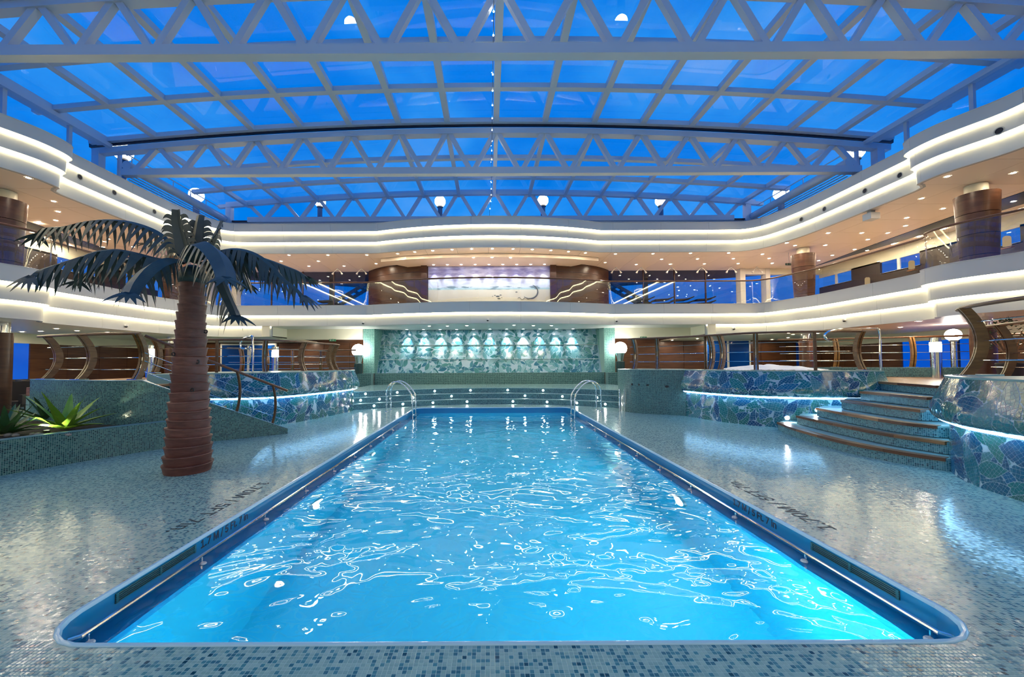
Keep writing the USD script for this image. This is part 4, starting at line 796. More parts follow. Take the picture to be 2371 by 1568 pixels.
# ================================================================ metal palm
PX, PY = -3.83, 5.12
palm = thing('palm_tree', 'artificial metal palm with ringed brown trunk and dark drooping fronds, left of the pool', 'palm tree', (PX, PY, 0))
BARK = [grained(f'palm_bark_{k}', c0, c1, (6, 6, 26), .55, bump=.25) for k, (c0, c1) in enumerate([((.085, .028, .021), (.18, .066, .049)), ((.10, .035, .027), (.205, .080, .061)), ((.075, .023, .017), (.155, .053, .040))])]
NR = 22; zs = np.linspace(0, 2.46, NR + 1); rp = random.Random(5)
for k in range(NR):
    u = k / (NR - 1); r0 = .272 * (1 - u) ** 1.15 * .48 + .142; r0 = .135 + .125 * (1 - u) ** 1.1; h = zs[k + 1] - zs[k]; off = rp.uniform(-.004, .004)
    m = MB(); m.lathe([(0, -.01), (r0 * .93, -.01), (r0 * .945, 0), (r0 * 1.02, h * .76), (r0 * 1.055, h * .90), (r0 * 1.045, h), (r0 * .9, h), (0, h)], (off + .012 * u, off, zs[k]), 28)
    v = m.v[0]; a = np.arctan2(v[:, 1], v[:, 0]); v[:, 2] += .010 * np.sin(a * 1.0 + k) * (np.hypot(v[:, 0], v[:, 1]) > .05)
    m.build('trunk_ring', BARK[rp.randrange(3)], palm, 35)
for px, py in ((450, 765), (443, 838), (438, 904), (396, 820)):
    p = AY(px, py, PY - .2); a = math.atan2(-.9, (p[0] - PX) / .19 * .9); z = p[2]; u = z / 2.46; rr = (.135 + .125 * (1 - u) ** 1.1) * 1.03
    m = MB(); m.tm(trimesh.creation.torus(.020, .007, major_sections=14, minor_sections=6), np.array([[1, 0, 0, p[0] - PX], [0, 0, -1, -math.sqrt(max(.0, rr ** 2 - (p[0] - PX) ** 2)) - .001], [0, 1, 0, z], [0, 0, 0, 1.0]])); m.build('knot', BLACK, palm)
FROND = grained('palm_metal', (.022, .034, .032), (.058, .068, .052), (2.5, 2.5, 2.5), .42)
def frond(pxs, dy0, dy1, w0=.060, nleaf=15, leaf=.30, seed=0, fan=True, droop=1.0, upright=False):
    r = random.Random(seed); n = len(pxs)
    P_ = np.array([AY(px, py, PY + dy0 + (dy1 - dy0) * (i / (n - 1)) ** 1.2) for i, (px, py) in enumerate(pxs)]) - np.array([PX, PY, 0])
    c = resample(smooth_curve(P_, 8), .035); L = len(c); t = np.gradient(c, axis=0); t /= np.linalg.norm(t, axis=1, keepdims=True)
    up = np.array([0, 0, 1.0]); side = np.cross(t, up); bad = np.linalg.norm(side, axis=1) < .25
    for i in range(L):
        if bad[i]: side[i] = side[i - 1] if i else np.array([1.0, 0, 0])
    side /= np.linalg.norm(side, axis=1, keepdims=True)
    for i in range(1, L):
        if side[i] @ side[i - 1] < 0: side[i] = -side[i]
    nrm = np.cross(side, t)
    if nrm[L // 2][2] < 0: nrm = -nrm
    s = np.linspace(0, 1, L); w = w0 * np.clip(np.minimum(.35 + s * 3, 1.15 - .55 * s), .1, 1)
    m = MB(); th = .004
    A = c - side * w[:, None] - nrm * w[:, None] * .55; B = c + side * w[:, None] - nrm * w[:, None] * .55
    V = np.vstack([A, c, B, A - nrm * th, c - nrm * th, B - nrm * th]); F = []
    for i in range(L - 1):
        F += [[i, i + 1, L + i + 1, L + i], [L + i, L + i + 1, 2 * L + i + 1, 2 * L + i], [3 * L + i + 1, 3 * L + i, 4 * L + i, 4 * L + i + 1], [4 * L + i + 1, 4 * L + i, 5 * L + i, 5 * L + i + 1]]
    m.add(V, F)
    def blade(b0, b1, d0, d1, ln, nn):
        """pointed leaflet: root edge b0-b1, starting along d0 and bending to d1"""
        k = 6; pts = []; mid = (b0 + b1) / 2; half = (b1 - b0) / 2; p = mid.copy()
        for j in range(k + 1):
            u = j / k; ww = (1 - u ** 1.8) * (1.0 if j == 0 else .9); pts += [p - half * ww, p + half * ww]; d = d0 * (1 - u) + d1 * u; p = p + d / np.linalg.norm(d) * ln / k
        pts = np.array(pts); o = len(pts); m.add(np.vstack([pts, pts + nn * .003]), [[2 * j, 2 * j + 1, 2 * j + 3, 2 * j + 2] for j in range(k)] + [[o + 2 * j + 1, o + 2 * j, o + 2 * j + 2, o + 2 * j + 3] for j in range(k)])
    for j in range(nleaf):
        u = .12 + .82 * (j + .5) / nleaf; i = int(u * (L - 1)); di = max(1, int(.34 * L * .82 / nleaf)); i2 = min(L - 1, i + di); i1 = max(0, i - di)
        ln = 1.15 * leaf * (.75 + .5 * math.sin(math.pi * min(1, u * 1.05))) * r.uniform(.8, 1.2)
        for E_, sg_ in ((A, -1), (B, 1)):
            dn = np.array([0, 0, -1.0]) + t[i] * r.uniform(.12, .40) + side[i] * sg_ * r.uniform(.05, .30); d0 = dn * .8 + side[i] * sg_ * .22; d1 = dn
            if upright: d0 = side[i] * sg_ * .9 + t[i] * .6; d1 = np.array([0, 0, -1.0]) + side[i] * sg_ * .15
            blade(E_[i1], E_[i2], d0, d1, ln, nrm[i])
    if fan:
        e = c[-1]; d = t[-1]; sd = side[-1]
        for k_, a in enumerate((-.85, -.40, 0.0, .42, .88)):
            dd = d * math.cos(a) + sd * math.sin(a); ww = np.cross(dd, nrm[-1]) * .034
            blade(e - dd * .05 + sd * a * .05 - ww, e - dd * .05 + sd * a * .05 + ww, dd, dd + np.array([0, 0, -.5]), leaf * .95 * r.uniform(.8, 1.1), nrm[-1])
    m.build('frond', FROND, palm)
frond([(430, 604), (417, 588), (391, 553), (354, 529), (299, 512), (243, 508), (197, 513), (150, 524), (105, 528), (85, 548)], 0, .35, seed=1, nleaf=19, leaf=.27)
frond([(430, 606), (365, 597), (317, 585), (271, 577), (225, 581), (179, 596), (123, 614), (85, 627), (66, 645)], 0, -.55, seed=2, nleaf=17, leaf=.28)
frond([(430, 606), (345, 600), (280, 600), (225, 619), (197, 637), (178, 655)], .05, .45, seed=3, nleaf=14, leaf=.26)
frond([(432, 608), (405, 599), (373, 599), (340, 618), (312, 651), (297, 682)], -.1, -1.15, seed=4, w0=.11, nleaf=12, leaf=.24)
frond([(440, 606), (452, 572), (476, 559), (503, 580), (520, 615), (524, 645)], -.1, -1.25, seed=5, w0=.14, nleaf=12, leaf=.26)
frond([(452, 608), (490, 605), (506, 633), (524, 676), (541, 714), (549, 735)], -.1, -.75, seed=6, w0=.075, nleaf=13, leaf=.24)
frond([(452, 604), (480, 590), (508, 580), (537, 575), (570, 578), (604, 592), (635, 617), (657, 643), (686, 666), (709, 690)], 0, -.45, seed=7, nleaf=19, leaf=.27)
frond([(452, 602), (500, 588), (560, 583), (614, 598), (655, 613), (692, 628), (718, 646)], .05, .65, seed=8, nleaf=17, leaf=.25)
frond([(450, 606), (500, 608), (545, 615), (568, 640), (577, 664)], .1, .85, seed=9, nleaf=12, leaf=.22)
frond([(434, 606), (420, 575), (400, 560), (370, 556), (340, 565)], .1, .95, seed=12, nleaf=11, leaf=.22)
for i_, (pts, d_) in enumerate((([(436, 606), (424, 560), (414, 520), (411, 486)], -.05), ([(446, 606), (450, 560), (456, 520), (461, 497)], .05), ([(452, 606), (476, 572), (496, 540), (510, 511)], .1))):
    frond(pts, 0, d_, w0=.085, nleaf=8, leaf=.13, seed=20 + i_, fan=False, upright=True)
m = MB(); m.lathe([(0, -.06), (.15, -.06), (.17, .02), (.12, .12), (.05, .17), (0, .18)], (.012, 0, 2.46), 16); m.build('crown', FROND, palm, True)
# ================================================================ agaves in the planter
AG = [grained('agave_bright', (.10, .25, .02), (.24, .42, .05), (3, 3, 3), .4), grained('agave_dark', (.02, .07, .02), (.06, .14, .05), (3, 3, 3), .45)]
def agave(label, c, R, H, n, m_, seed):
    r = random.Random(seed); t = thing('agave', label, 'plant', c)
    for k in range(n):
        a = 2.4 * k; e = .25 + 1.05 * (k / n); ln = R * r.uniform(.8, 1.15); m = MB(); pts = []; K = 8
        for j in range(K + 1):
            u = j / K; rad = ln * u * math.cos(e) * (1 + .12 * u); z = ln * math.sin(e) * u * H - .12 * ln * u * u * math.cos(e) + .02; w = .058 * R / .5 * (1.1 * (1 - u) ** .7) * min(1, .55 + 2.5 * u); 
            d = np.array([math.cos(a), math.sin(a), 0]); s_ = np.array([-math.sin(a), math.cos(a), 0])
            q = d * (rad + .02) + np.array([0, 0, z]); pts += [q - s_ * w + [0, 0, w * .35], q, q + s_ * w + [0, 0, w * .35], q - [0, 0, .012 * (1 - u)]]
        for j in range(K):
            o, p = 4 * j, 4 * j + 4
            m.f += [np.array([[o, o + 1, p + 1], [o, p + 1, p], [o + 1, o + 2, p + 2], [o + 1, p + 2, p + 1], [o + 2, o + 3, p + 3], [o + 2, p + 3, p + 2], [o + 3, o, p], [o + 3, p, p + 3]])]
        m.v = [np.array(pts)]; m.uv = [np.zeros((len(pts), 2))]; m.n = len(pts); m.build('leaf', m_, t)
    return t
a1 = AZ(150, 996, .40); a2 = AZ(12, 1008, .40); a3 = AZ(72, 985, .40)
agave('bright green agave lit from below in the left planter', a1, .62, 1.0, 17, AG[0], 1)
agave('darker spiky agave at the left edge of the photo, in the planter', a2, .48, 1.0, 20, AG[1], 2)
agave('small dark agave behind the two larger ones in the planter', (a3[0] - .25, a3[1] + .45, .40), .5, 1.0, 15, AG[1], 3)
sp = (a1[0] + .02, a1[1] - .26, .402)
t = thing('planter_spotlight', 'small ground spotlight at the foot of the bright agave', 'light', sp)
m = MB(); m.lathe([(0, 0), (.035, 0), (.04, .035), (.03, .04), (.03, .03), (0, .03)], n=16); m.build('housing', DARKGREY, t)
m = MB(); m.lathe([(0, .036), (.028, .036)], n=14); m.f = [f[:, ::-1] for f in m.f]; m.build('lens', glow('spot_lens', (1.0, .96, .62), 60.0), t)
L_ = UsdLux.SphereLight.Define(stage, f'{t.GetPath()}/beam'); L_.CreateRadiusAttr(.02); L_.CreateIntensityAttr(2600.0); L_.CreateColorAttr(Gf.Vec3f(1.0, .98, .60)); sh = UsdLux.ShapingAPI.Apply(L_.GetPrim()); sh.CreateShapingConeAngleAttr(52.0); sh.CreateShapingConeSoftnessAttr(.8)
zx = -np.array([0, .62, .6]); zx /= np.linalg.norm(zx); xx = np.array([1.0, 0, 0]); yx = np.cross(zx, xx); T = np.eye(4); T[0, :3], T[1, :3], T[2, :3], T[3, :3] = xx, yx, zx, (0, -.12, .06); L_.AddTransformOp().Set(Gf.Matrix4d(*T.ravel().tolist()))
pr_ = random.Random(9)
for k in range(9):
    x = -.38 + .115 * k; y = pr_.uniform(-.40, -.30); s_ = trimesh.creation.icosphere(2, pr_.uniform(.03, .055)); s_.apply_scale((1, .8, .6))
    o = MB().tm(s_).build('pebble', grained('pebble', (.10, .10, .10), (.30, .29, .27), (20, 20, 20), .7) if k == 0 else '/World/Looks/pebble', thing('pebble', f'rounded grey pebble on the planter soil, {["leftmost", "second from the left", "third from the left", "fourth from the left", "middle one", "fourth from the right", "third from the right", "second from the right", "rightmost"][k]}', 'stone', (a1[0] + x, a1[1] + y - .08, .41), 0, 'pebbles in the left planter'), True)
# ================================================================ downlights
SPOTL = glow('spot_lens_cool', (.92, .93, 1.0), 60.0)
def downlight(lab, p, group, r=.045):
    key = round(r, 3)
    if key not in downlight.first:
        t = thing('downlight', lab, 'light', p, 0, group); downlight.first[key] = t
        m = MB(); m.lathe([(r, -.004), (r * 1.4, -.006), (r * 1.45, .0)], n=18); m.build('trim_ring', FRAMEW, t)
        m = MB(); m.lathe([(0, -.003), (r, -.003)], n=12); m.build('lens', DOWN if r < .05 else SPOTL, t)
    else: dup(downlight.first[key], p, 0, lab, group)
downlight.first = {}
def crop(x0, y0, s, pts): return [(x0 + x / s, y0 + y / s) for x, y in pts]
up = crop(1971, 380, 4.9, [(1090, 143), (797, 392), (1840, 103), (1042, 507), (627, 612), (615, 702), (1090, 623), (119, 783), (413, 783), (188, 857), (588, 815), (840, 722), (313, 897), (38, 970), (210, 610)])
cen = crop(640, 560, 6.586, [(192, 205), (785, 205), (1378, 203), (1848, 184), (2110, 158), (72, 298), (638, 297), (1520, 335), (495, 373), (1030, 371)])
cen += crop(960, 560, 6.586, [(277, 138), (570, 122), (870, 110), (1185, 108), (1500, 110), (1795, 118), (2078, 133), (2347, 152), (897, 186), (1182, 184), (1462, 188)])
cen += crop(1280, 560, 6.586, [(497, 172), (955, 187), (1527, 184), (2100, 176), (798, 318), (1660, 268), (2207, 263), (1272, 348), (1793, 343), (2310, 338)])
up += crop(1600, 480, 5.2275, [(455, 555), (512, 624), (570, 683), (865, 569), (945, 620), (983, 679), (1090, 427), (1258, 464), (1660, 314), (1627, 461), (1710, 583), (1545, 647)])
lef = crop(0, 380, 4.612, [(305, 149), (573, 399), (620, 509), (595, 603), (119, 482), (1118, 830), (1100, 887), (343, 730), (1155, 800), (1420, 885)])
lef += [(540, 585), (556, 600), (600, 592), (585, 612), (520, 604), (470, 590), (430, 575)]
nav = crop(1971, 380, 4.9, [(1050, 733), (765, 823), (473, 905), (180, 978), (1840, 420)]) + crop(0, 380, 4.612, [(413, 632), (160, 820), (466, 896), (730, 965)])
def nth(k): return f"{k + 1}{'th' if 10 <= k % 100 <= 20 else {0: 'st', 1: 'nd', 2: 'rd'}.get(k % 10, 'th')}"
def run(plist, lab, grp, r=.045):
    plist = sorted(plist, key=lambda p: p[0] / max(.5, p[1]))
    for k, p in enumerate(plist): downlight(f'{lab}, {nth(k)} from the left of {len(plist)}', p, grp, r)
DROP = sg.Polygon([(-4.4, 16.2), (-3.3, 15.85), (-1.8, 15.6), (0, 15.5), (1.8, 15.6), (3.3, 15.85), (4.5, 16.2), (3.4, 17.3), (-3.3, 17.3)])
openU = hole_poly(UPPLAN, .30); openL = hole_poly(LOWPLAN, .30)
for pts, lab, grp in ((up, 'small round downlight in the right gallery ceiling', 'downlights, right gallery ceiling'), (cen, 'small round downlight in the far gallery ceiling', 'downlights, far gallery ceiling'),
                      (lef, 'small round downlight in the left gallery ceiling', 'downlights, left gallery ceiling'), (nav, 'small round downlight in the navy ceiling strips', 'downlights in the navy strips')):
    pl_ = []
    for px, py in pts:
        p = AZ(px, py, 5.66)
        if abs(p[0]) > 15.2 or p[1] > 18.4: p = p * min(15.1 / abs(p[0]), 18.3 / p[1])
        pt = sg.Point(p[:2])
        if openU.contains(pt): q = openU.exterior.interpolate(openU.exterior.project(pt)); d_ = np.array([q.x - pt.x, q.y - pt.y]); p[:2] = np.array([q.x, q.y]) + d_ / (np.linalg.norm(d_) + 1e-9) * .12
        z = 5.651 if grp.endswith('strips') else 5.664
        if sg.Point(p[:2]).within(DROP.buffer(.06)): z = 5.519; p[:2] = [p[0], p[1]] if sg.Point(p[:2]).within(DROP.buffer(-.06)) else [p[0] * .97, p[1] + .12]
        pl_.append((p[0], p[1], z))
    run(pl_, lab, grp)
run([(s * 12.2, y, 5.664) for s in (-1, 1) for y in (6.5, 4.5, 2.5, .5)], 'downlight in the near side gallery ceilings', 'downlights, near gallery ceilings')
def lowz(p):
    pt = sg.Point(p[0], p[1])
    if openL.contains(pt): q = openL.exterior.interpolate(openL.exterior.project(pt)); d_ = np.array([q.x - pt.x, q.y - pt.y]); e = np.array([q.x, q.y]) + d_ / (np.linalg.norm(d_) + 1e-9) * .15; p = (e[0], e[1])
    return (p[0], p[1], 2.788 if abs(p[0]) < 8.25 and p[1] > 14 else 2.403)
run([lowz(AZ(px, py, 2.79)) for px, py in ((994, 755), (1036, 755), (1081, 754), (1190, 753), (1235, 754), (1277, 754))], 'small downlight in the white ceiling before the cascade wall', 'downlights before the cascade wall')
lo_ = []
for px, py in ((2103, 744), (1826, 771), (1893, 772), (131, 761), (94, 767), (51, 772), (250, 770), (1975, 768)):
    p = AZ(px, py, 2.405); k = min(1, 14.6 / abs(p[0]), 19 / p[1]); lo_.append(lowz(p * k))
for s in (-1, 1):
    for x, y in ((11.6, 15.2), (9.2, 17.6), (7.2, 18.2), (12.9, 17.2), (12.6, 12.2), (12.6, 9.4), (12.4, 6.6), (12.4, 3.6), (12.0, 1.5), (12.0, -.8), (13.8, 5.0), (13.8, 2.2), (13.6, 8.0), (13.4, 10.8), (12.4, 13.8), (6.2, 18.7), (8.6, 18.7), (10.6, 18.9), (13.2, 18.6)): lo_.append(lowz((s * x, y)))
run(lo_, 'small downlight in the ceiling under the lower balcony', 'downlights under the lower balcony')
run([(float(x), -5.9, 2.778) for x in np.arange(-9, 9.1, 2.0)], 'small downlight in the ceiling behind the camera', 'downlights behind the camera')
def spot(lab, p, grp, inten, aim):
    t = thing('downlight', lab, 'light', p, 0, grp); r = .05
    m = MB(); m.lathe([(r, -.004), (r * 1.4, -.006), (r * 1.45, .0)], n=18); m.build('trim_ring', FRAMEW, t)
    m = MB(); m.lathe([(0, -.003), (r, -.003)], n=12); m.build('lens', SPOTL, t)
    L_ = UsdLux.SphereLight.Define(stage, f'{t.GetPath()}/beam'); L_.CreateRadiusAttr(.02); L_.CreateIntensityAttr(inten); L_.CreateColorAttr(Gf.Vec3f(.93, .95, 1.0)); sh = UsdLux.ShapingAPI.Apply(L_.GetPrim()); sh.CreateShapingConeAngleAttr(24.0); sh.CreateShapingConeSoftnessAttr(.7)
    d = np.array(aim, float); d /= np.linalg.norm(d); zx = -d; xx = np.cross([0, 1.0, .1], zx); xx /= np.linalg.norm(xx); yx = np.cross(zx, xx); T = np.eye(4); T[0, :3], T[1, :3], T[2, :3], T[3, :3] = xx, yx, zx, (0, 0, -.03); L_.AddTransformOp().Set(Gf.Matrix4d(*T.ravel().tolist()))
for i in range(9): spot(f'small spot washing the beach mural, {nth(i)} from the left of 9', (-2.32 + .585 * i, 16.72, 5.517), 'spots above the mural', 5000.0, (0, .36, -1))
for i in range(11): spot(f'small spot at the top of the cascade wall, {nth(i)} from the left of 11', (-3.45 + .70 * i, 16.78, 2.788), 'spots above the cascade wall', 9000.0, (0, .30, -1))
# ================================================================ globe lamps
GLOBE = glow('globe_glass', (1.0, .97, .90), 26.0)
PEDM = plain('pedestal_green', (.01, .05, .05), .3)
def globe(label, p, r, post_z, m_post, cup=True, group=None, name='globe_lamp'):
    t = thing(name, label, 'lamp', (p[0], p[1], post_z + .002), 0, group); h = p[2] - post_z
    s_ = trimesh.creation.icosphere(3, r); s_.apply_translation((0, 0, h)); MB().tm(s_).build('globe', GLOBE, t, True)
    if cup:
        m = MB(); m.lathe([(0, 0), (r * .62, 0), (r * .62, h - r * 2.0), (r * .5, h - r * 1.95), (0, h - r * 1.95)], n=20); m.build('pedestal', m_post, t, 40)
        m = MB(); m.lathe([(r * .42, h - r * 1.95), (r * .55, h - r * 1.2), (r * .7, h - r * .70)], n=20); m.build('cup', CHROME, t, True)
    else:
        m = MB(); m.tube([(0, 0, 0), (0, 0, h - r * 1.05)], r * .42, 12); m.build('post', m_post, t, 40)
        m = MB(); m.lathe([(0, h - r * 1.15), (r * .55, h - r * 1.1), (r * .5, h - r * .86), (0, h - r * .86)], n=16); m.build('collar', DARKGREY, t)
    return t
for px, py, lab in ((830, 812, 'large glowing globe lamp on a dark pedestal left of the cascade wall'), (1436, 807, 'large glowing globe lamp on a dark pedestal right of the cascade wall')): globe(lab, AY(px, py, 16.1), .265, .966, PEDM)
POSTB = plain('mast_blue', (.05, .09, .16), .4)
OR = ['leftmost', 'second', 'third', 'rightmost']
for k, (px, py) in enumerate(((741, 467), (1019, 467), (1257, 465), (1530, 465))): globe(f'round deck lamp on a post beyond the far roof truss, {OR[k]} of the four', AY(px, py, 19.5), .27, 5.95, POSTB, False)
for px, py, y, lab in ((285, 352, 14.2, 'bright round deck lamp outside the roof edge at the left end of the mid truss'), (1980, 350, 14.2, 'bright round deck lamp outside the roof edge at the right end of the mid truss'),
                       (455, 452, 17.6, 'bright round deck lamp outside the far left roof corner'), (1808, 447, 17.6, 'bright round deck lamp outside the far right roof corner')):
    globe(lab, AY(px, py, y), .30, 6.87, POSTB, False)
globe('glowing globe lamp on the right sun deck behind the bowed posts', AY(2207, 776, 11.2), .17, .956, CHROME, False)
# bollard lamps
TUBEL = glow('bollard_glow', (1.0, .95, .85), 22.0)
for px, y, lab in ((2168, 9.6, 'chrome bollard lamp with glowing glass ring on the right sun deck'), (347, 11.6, 'chrome bollard lamp with glowing glass ring left of the palm trunk'), (637, 12.9, 'chrome bollard lamp with glowing glass ring behind the left whirlpool')):
    x = AY(px, 850, y)[0]; t = thing('bollard_lamp', lab, 'lamp', (x, y, .956)); r = .10
    m = MB(); m.lathe([(0, 0), (r, 0), (r, .62), (0, .62)], n=20); m.build('column', CHROME, t, 40)
    m = MB(); m.lathe([(r * .98, .62), (r * 1.05, .63), (r * 1.05, .85), (r * .98, .86)], n=20); m.build('glass_ring', TUBEL, t, 40)
    m = MB(); m.lathe([(0, .86), (r, .86), (r, .96), (0, .97)], n=20); m.build('cap', CHROME, t, 40)
# string of bulbs along the ridge
t = thing('light_string', 'string of small round bulbs on a thin cable along the roof ridge', 'light string')
cab = [(.12, y, 8.16) for y in np.linspace(3, 16.2, 12)] + [(.06, 17.2, 8.0), (.03, 17.8, 7.2), (.02, 18.0, 6.2)]
MB().tube(cab, .006, 5).build('cable', DARKGREY, t)
BULB = glow('bulb', (1.0, .97, .92), 60.0); bp = resample(np.array(cab), .56)
for k, p in enumerate(bp): s_ = trimesh.creation.icosphere(1, .018); s_.apply_translation(p + np.array([0, 0, -.03])); MB().tm(s_).build('bulb', BULB, t, True)
# twin spots under the gallery ceiling by the windows
first = None
for px, py in ((781, 633), (837, 631), (1427, 629), (1485, 628), (1555, 627), (1625, 626), (1693, 626), (1753, 627)):
    p = AY(px, py, 17.9); p = (p[0], 17.9, 5.655); lab = 'white twin-arm spotlight by the far gallery windows, ' + {781: 'left of the mural, outer', 837: 'left of the mural, inner', 1427: 'first right of the mural', 1485: 'second right of the mural', 1555: 'third right of the mural', 1625: 'fourth right of the mural', 1693: 'fifth right of the mural', 1753: 'rightmost'}[px]
    if first is None:
        first = t = thing('twin_spotlight', lab, 'light', p, 0, 'twin-arm spotlights by the gallery windows'); 
        m = MB(); m.lathe([(0, 0), (.04, 0), (.04, -.03), (0, -.03)], n=12); m.build('mount', FRAMEW, t)
        for s in (-1, 1): MB().tube([(0, 0, -.03), (s * .10, 0, -.09), (s * .19, 0, -.20)], .014, 8).build('arm', FRAMEW, t); MB().tube([(s * .175, 0, -.18), (s * .225, 0, -.26)], [.03, .042], 10).build('head', FRAMEW, t)
    else: dup(first, p, 0, lab)
# ================================================================ loudspeakers in the upper balcony front, ceiling box, signs
nru = normals2(UPPLAN); side_ix = np.where(UPPLAN[:, 1] < 14.6)[0]
for px, py in ((182, 410), (262, 446), (357, 490), (2082, 406), (2003, 442), (1908, 484), (1853, 508), (2311, 303)):
    rr = _ray(px, py); cand = [i for i in side_ix if UPPLAN[i, 0] * rr[0] > 0 and UPPLAN[i, 1] > 2]; face = UPPLAN + nru * .095
    i = min(cand, key=lambda i: abs(face[i, 0] / face[i, 1] - rr[0] / rr[1])); q = face[i]; z = EYE + rr[2] * q[1] / rr[1]; n = nru[i]; tt = np.array([-n[1], n[0]])
    t = thing('loudspeaker', 'round black loudspeaker in the upper balcony front, ' + {182: 'left side nearest', 262: 'left side middle', 357: 'left side farthest', 2082: 'right side second', 2003: 'right side third', 1908: 'right side fourth', 1853: 'right side farthest', 2311: 'right side nearest'}[px], 'loudspeaker', (q[0], q[1], z), 0, 'round loudspeakers in the upper balcony front')
    T = np.array([[tt[0], 0, n[0], 0], [tt[1], 0, n[1], 0], [0, 1, 0, 0], [0, 0, 0, 1.0]])
    m = MB(); m.tm(trimesh.creation.annulus(.062, .082, .012, sections=20), T); m.build('ring', GREYJOINT, t); m = MB(); m.tm(trimesh.creation.cylinder(.064, .006, sections=20), T); m.build('grille', BLACK, t)
p = AZ(2017, 494, 5.60); t = thing('ceiling_box', 'small square grey box hanging from the right gallery ceiling', 'box', (p[0], p[1], 5.40)); m = MB(); m.box((0, 0, .1), (.26, .26, .18)); m.build('housing', WHITE, t); m = MB(); m.box((0, 0, .22), (.12, .12, .09)); m.build('bracket', GREYJOINT, t)
GREEN = plain('exit_green', (.02, .22, .10), .4); GREEND = plain('exit_dark', (.01, .06, .04), .4)
for px, py, y, m_, lab, w in ((1826, 612, 15.6, GREEND, 'dark green exit sign hanging from the gallery ceiling left of the right column', .24), (1490, 782, 16.3, GREEN, 'green exit sign under the cream beam right of the cascade wall', .26), (770, 788, 16.3, GREEN, 'green exit sign under the cream beam left of the cascade wall', .26), (2188, 745, 11.5, GREEND, 'dark direction sign under the lower balcony at the right', .34)):
    p = AY(px, py, y); t = thing('exit_sign', lab, 'sign', p); m = MB(); m.box((0, 0, 0), (w, .03, .085)); m.build('plate', m_, t)
    m = MB(); m.box((-w * .3, -.017, 0), (.035, .004, .05)); m.box((w * .05, -.017, 0), (.09, .004, .012)); m.bar((w * .28, -.017, 0), (w * .18, -.017, .025), .004, .012, up=(0, 1, 0)); m.bar((w * .28, -.017, 0), (w * .18, -.017, -.025), .004, .012, up=(0, 1, 0)); tag(m.build('pictogram', WHITE, t), kind='stuff')
    MB().tube([(0, 0, .04), (0, 0, max(.06, (5.66 if y < 16 and py < 700 else 2.40) - p[2]))], .006, 6).build('hanger', GREYJOINT, t)
# ================================================================ columns
COLW = grained('column_veneer', (.055, .023, .012), (.105, .045, .023), (1.5, 1.5, 10), .32)
for x, y, lab in ((11.95, 15.05, 'tapered brown column of the right upper gallery, farther of the two'), (11.95, 9.65, 'tapered brown column of the right upper gallery, nearer one'), (-11.95, 15.05, 'tapered brown column of the left gallery behind the palm'), (-11.95, 9.75, 'tapered brown column of the left gallery at the photo edge')):
    t = thing('column', lab, 'column', (x, y, 3.4)); z = np.linspace(0, 2.02, 5); f_ = lambda zz: .30 + .085 * zz / 2.02
    for a, b in zip(z[:-1], z[1:]): m = MB(); m.lathe([(0, a + .006), (f_(a), a + .006), (f_(b), b - .006), (0, b - .006)], n=32); m.build('veneer', COLW, t, 40)
    m = MB(); m.lathe([(0, 2.0), (.20, 2.0), (.20, 2.255), (0, 2.255)], n=24); m.build('collar', CHROME if y < 0 else CREAM, t, 40); m = MB(); m.lathe([(0, .0), (.285, .0), (.285, 2.0)], n=24); m.build('core', BLACK, t)
    t = thing('column', lab.replace('upper gallery', 'lobby under the balcony').replace('left gallery', 'left lobby'), 'column', (x, y, 0)); m = MB(); m.lathe([(0, 0), (.22, 0), (.22, 2.15), (0, 2.15)], n=24); m.build('veneer', COLW, t, 40); m = MB(); m.lathe([(.17, 2.15), (.17, 2.40)], n=24); m.build('collar', CHROME, t, 40)
# ================================================================ doors and panels of the lower lobby (far wall)
BLUEG = pane('blue_door_glass', (.35, .55, .9))
def wallrect(px0, py0, px1, py1, y): a, b = AY(px0, py0, y), AY(px1, py1, y); return a[0], b[0], b[2], a[2]
for i, (px0, py0, px1, py1) in enumerate(((512, 800, 640, 868), (1632, 790, 1738, 860), (1893, 786, 1962, 858))):
    x0, x1, z0, z1 = wallrect(px0, py0, px1, py1, YB - .05); z0 = 0.0; d = struct(f'door_{i + 1}', ['white framed glazed double door behind the left whirlpool', 'white framed glazed door behind the right railing', 'white framed door with a poster board, right'][i]); w = .07
    m = MB(); m.bb((x0, YB - .10, 0), (x0 + w, YB - .02, z1)); m.bb((x1 - w, YB - .10, 0), (x1, YB - .02, z1)); m.bb((x0, YB - .10, z1), (x1, YB - .02, z1 + .08)); xm = (x0 + x1) / 2; m.bb((xm - .05, YB - .10, 0), (xm + .05, YB - .02, z1)); m.build('frame', FRAMEW, d)
    if i < 2:
        for a, b in ((x0 + w, xm - .05), (xm + .05, x1 - w)): m = MB(); m.bb((a, YB - .08, .1), (b, YB - .06, z1)); m.build('pane', plain('door_dusk_glass', (.004, .06, .30), .08) if i == 0 and a < xm - .3 and a == x0 + w else '/World/Looks/door_dusk_glass', d)
for px0, px1, lab, c in ((1843, 1852, 'narrow blue curtain strip beside the orange lit panel', (.0, .05, .42)), (1853, 1884, 'orange lit veneer panel beside the poster door', (.30, .11, .03))):
    x0, x1, _, _ = wallrect(px0, 790, px1, 860, YB - .05); t = thing('wall_panel', lab, 'panel', ((x0 + x1) / 2, YB - .06, 0)); m = MB(); m.box((0, 0, 1.15), (x1 - x0, .05, 2.3)); m.build('sheet', plain('panel_' + lab.split()[1], c, .4), t); m = MB(); m.box((0, -.03, 2.28), (x1 - x0, .03, .05)); m.build('head_rail', FRAMEW, t)
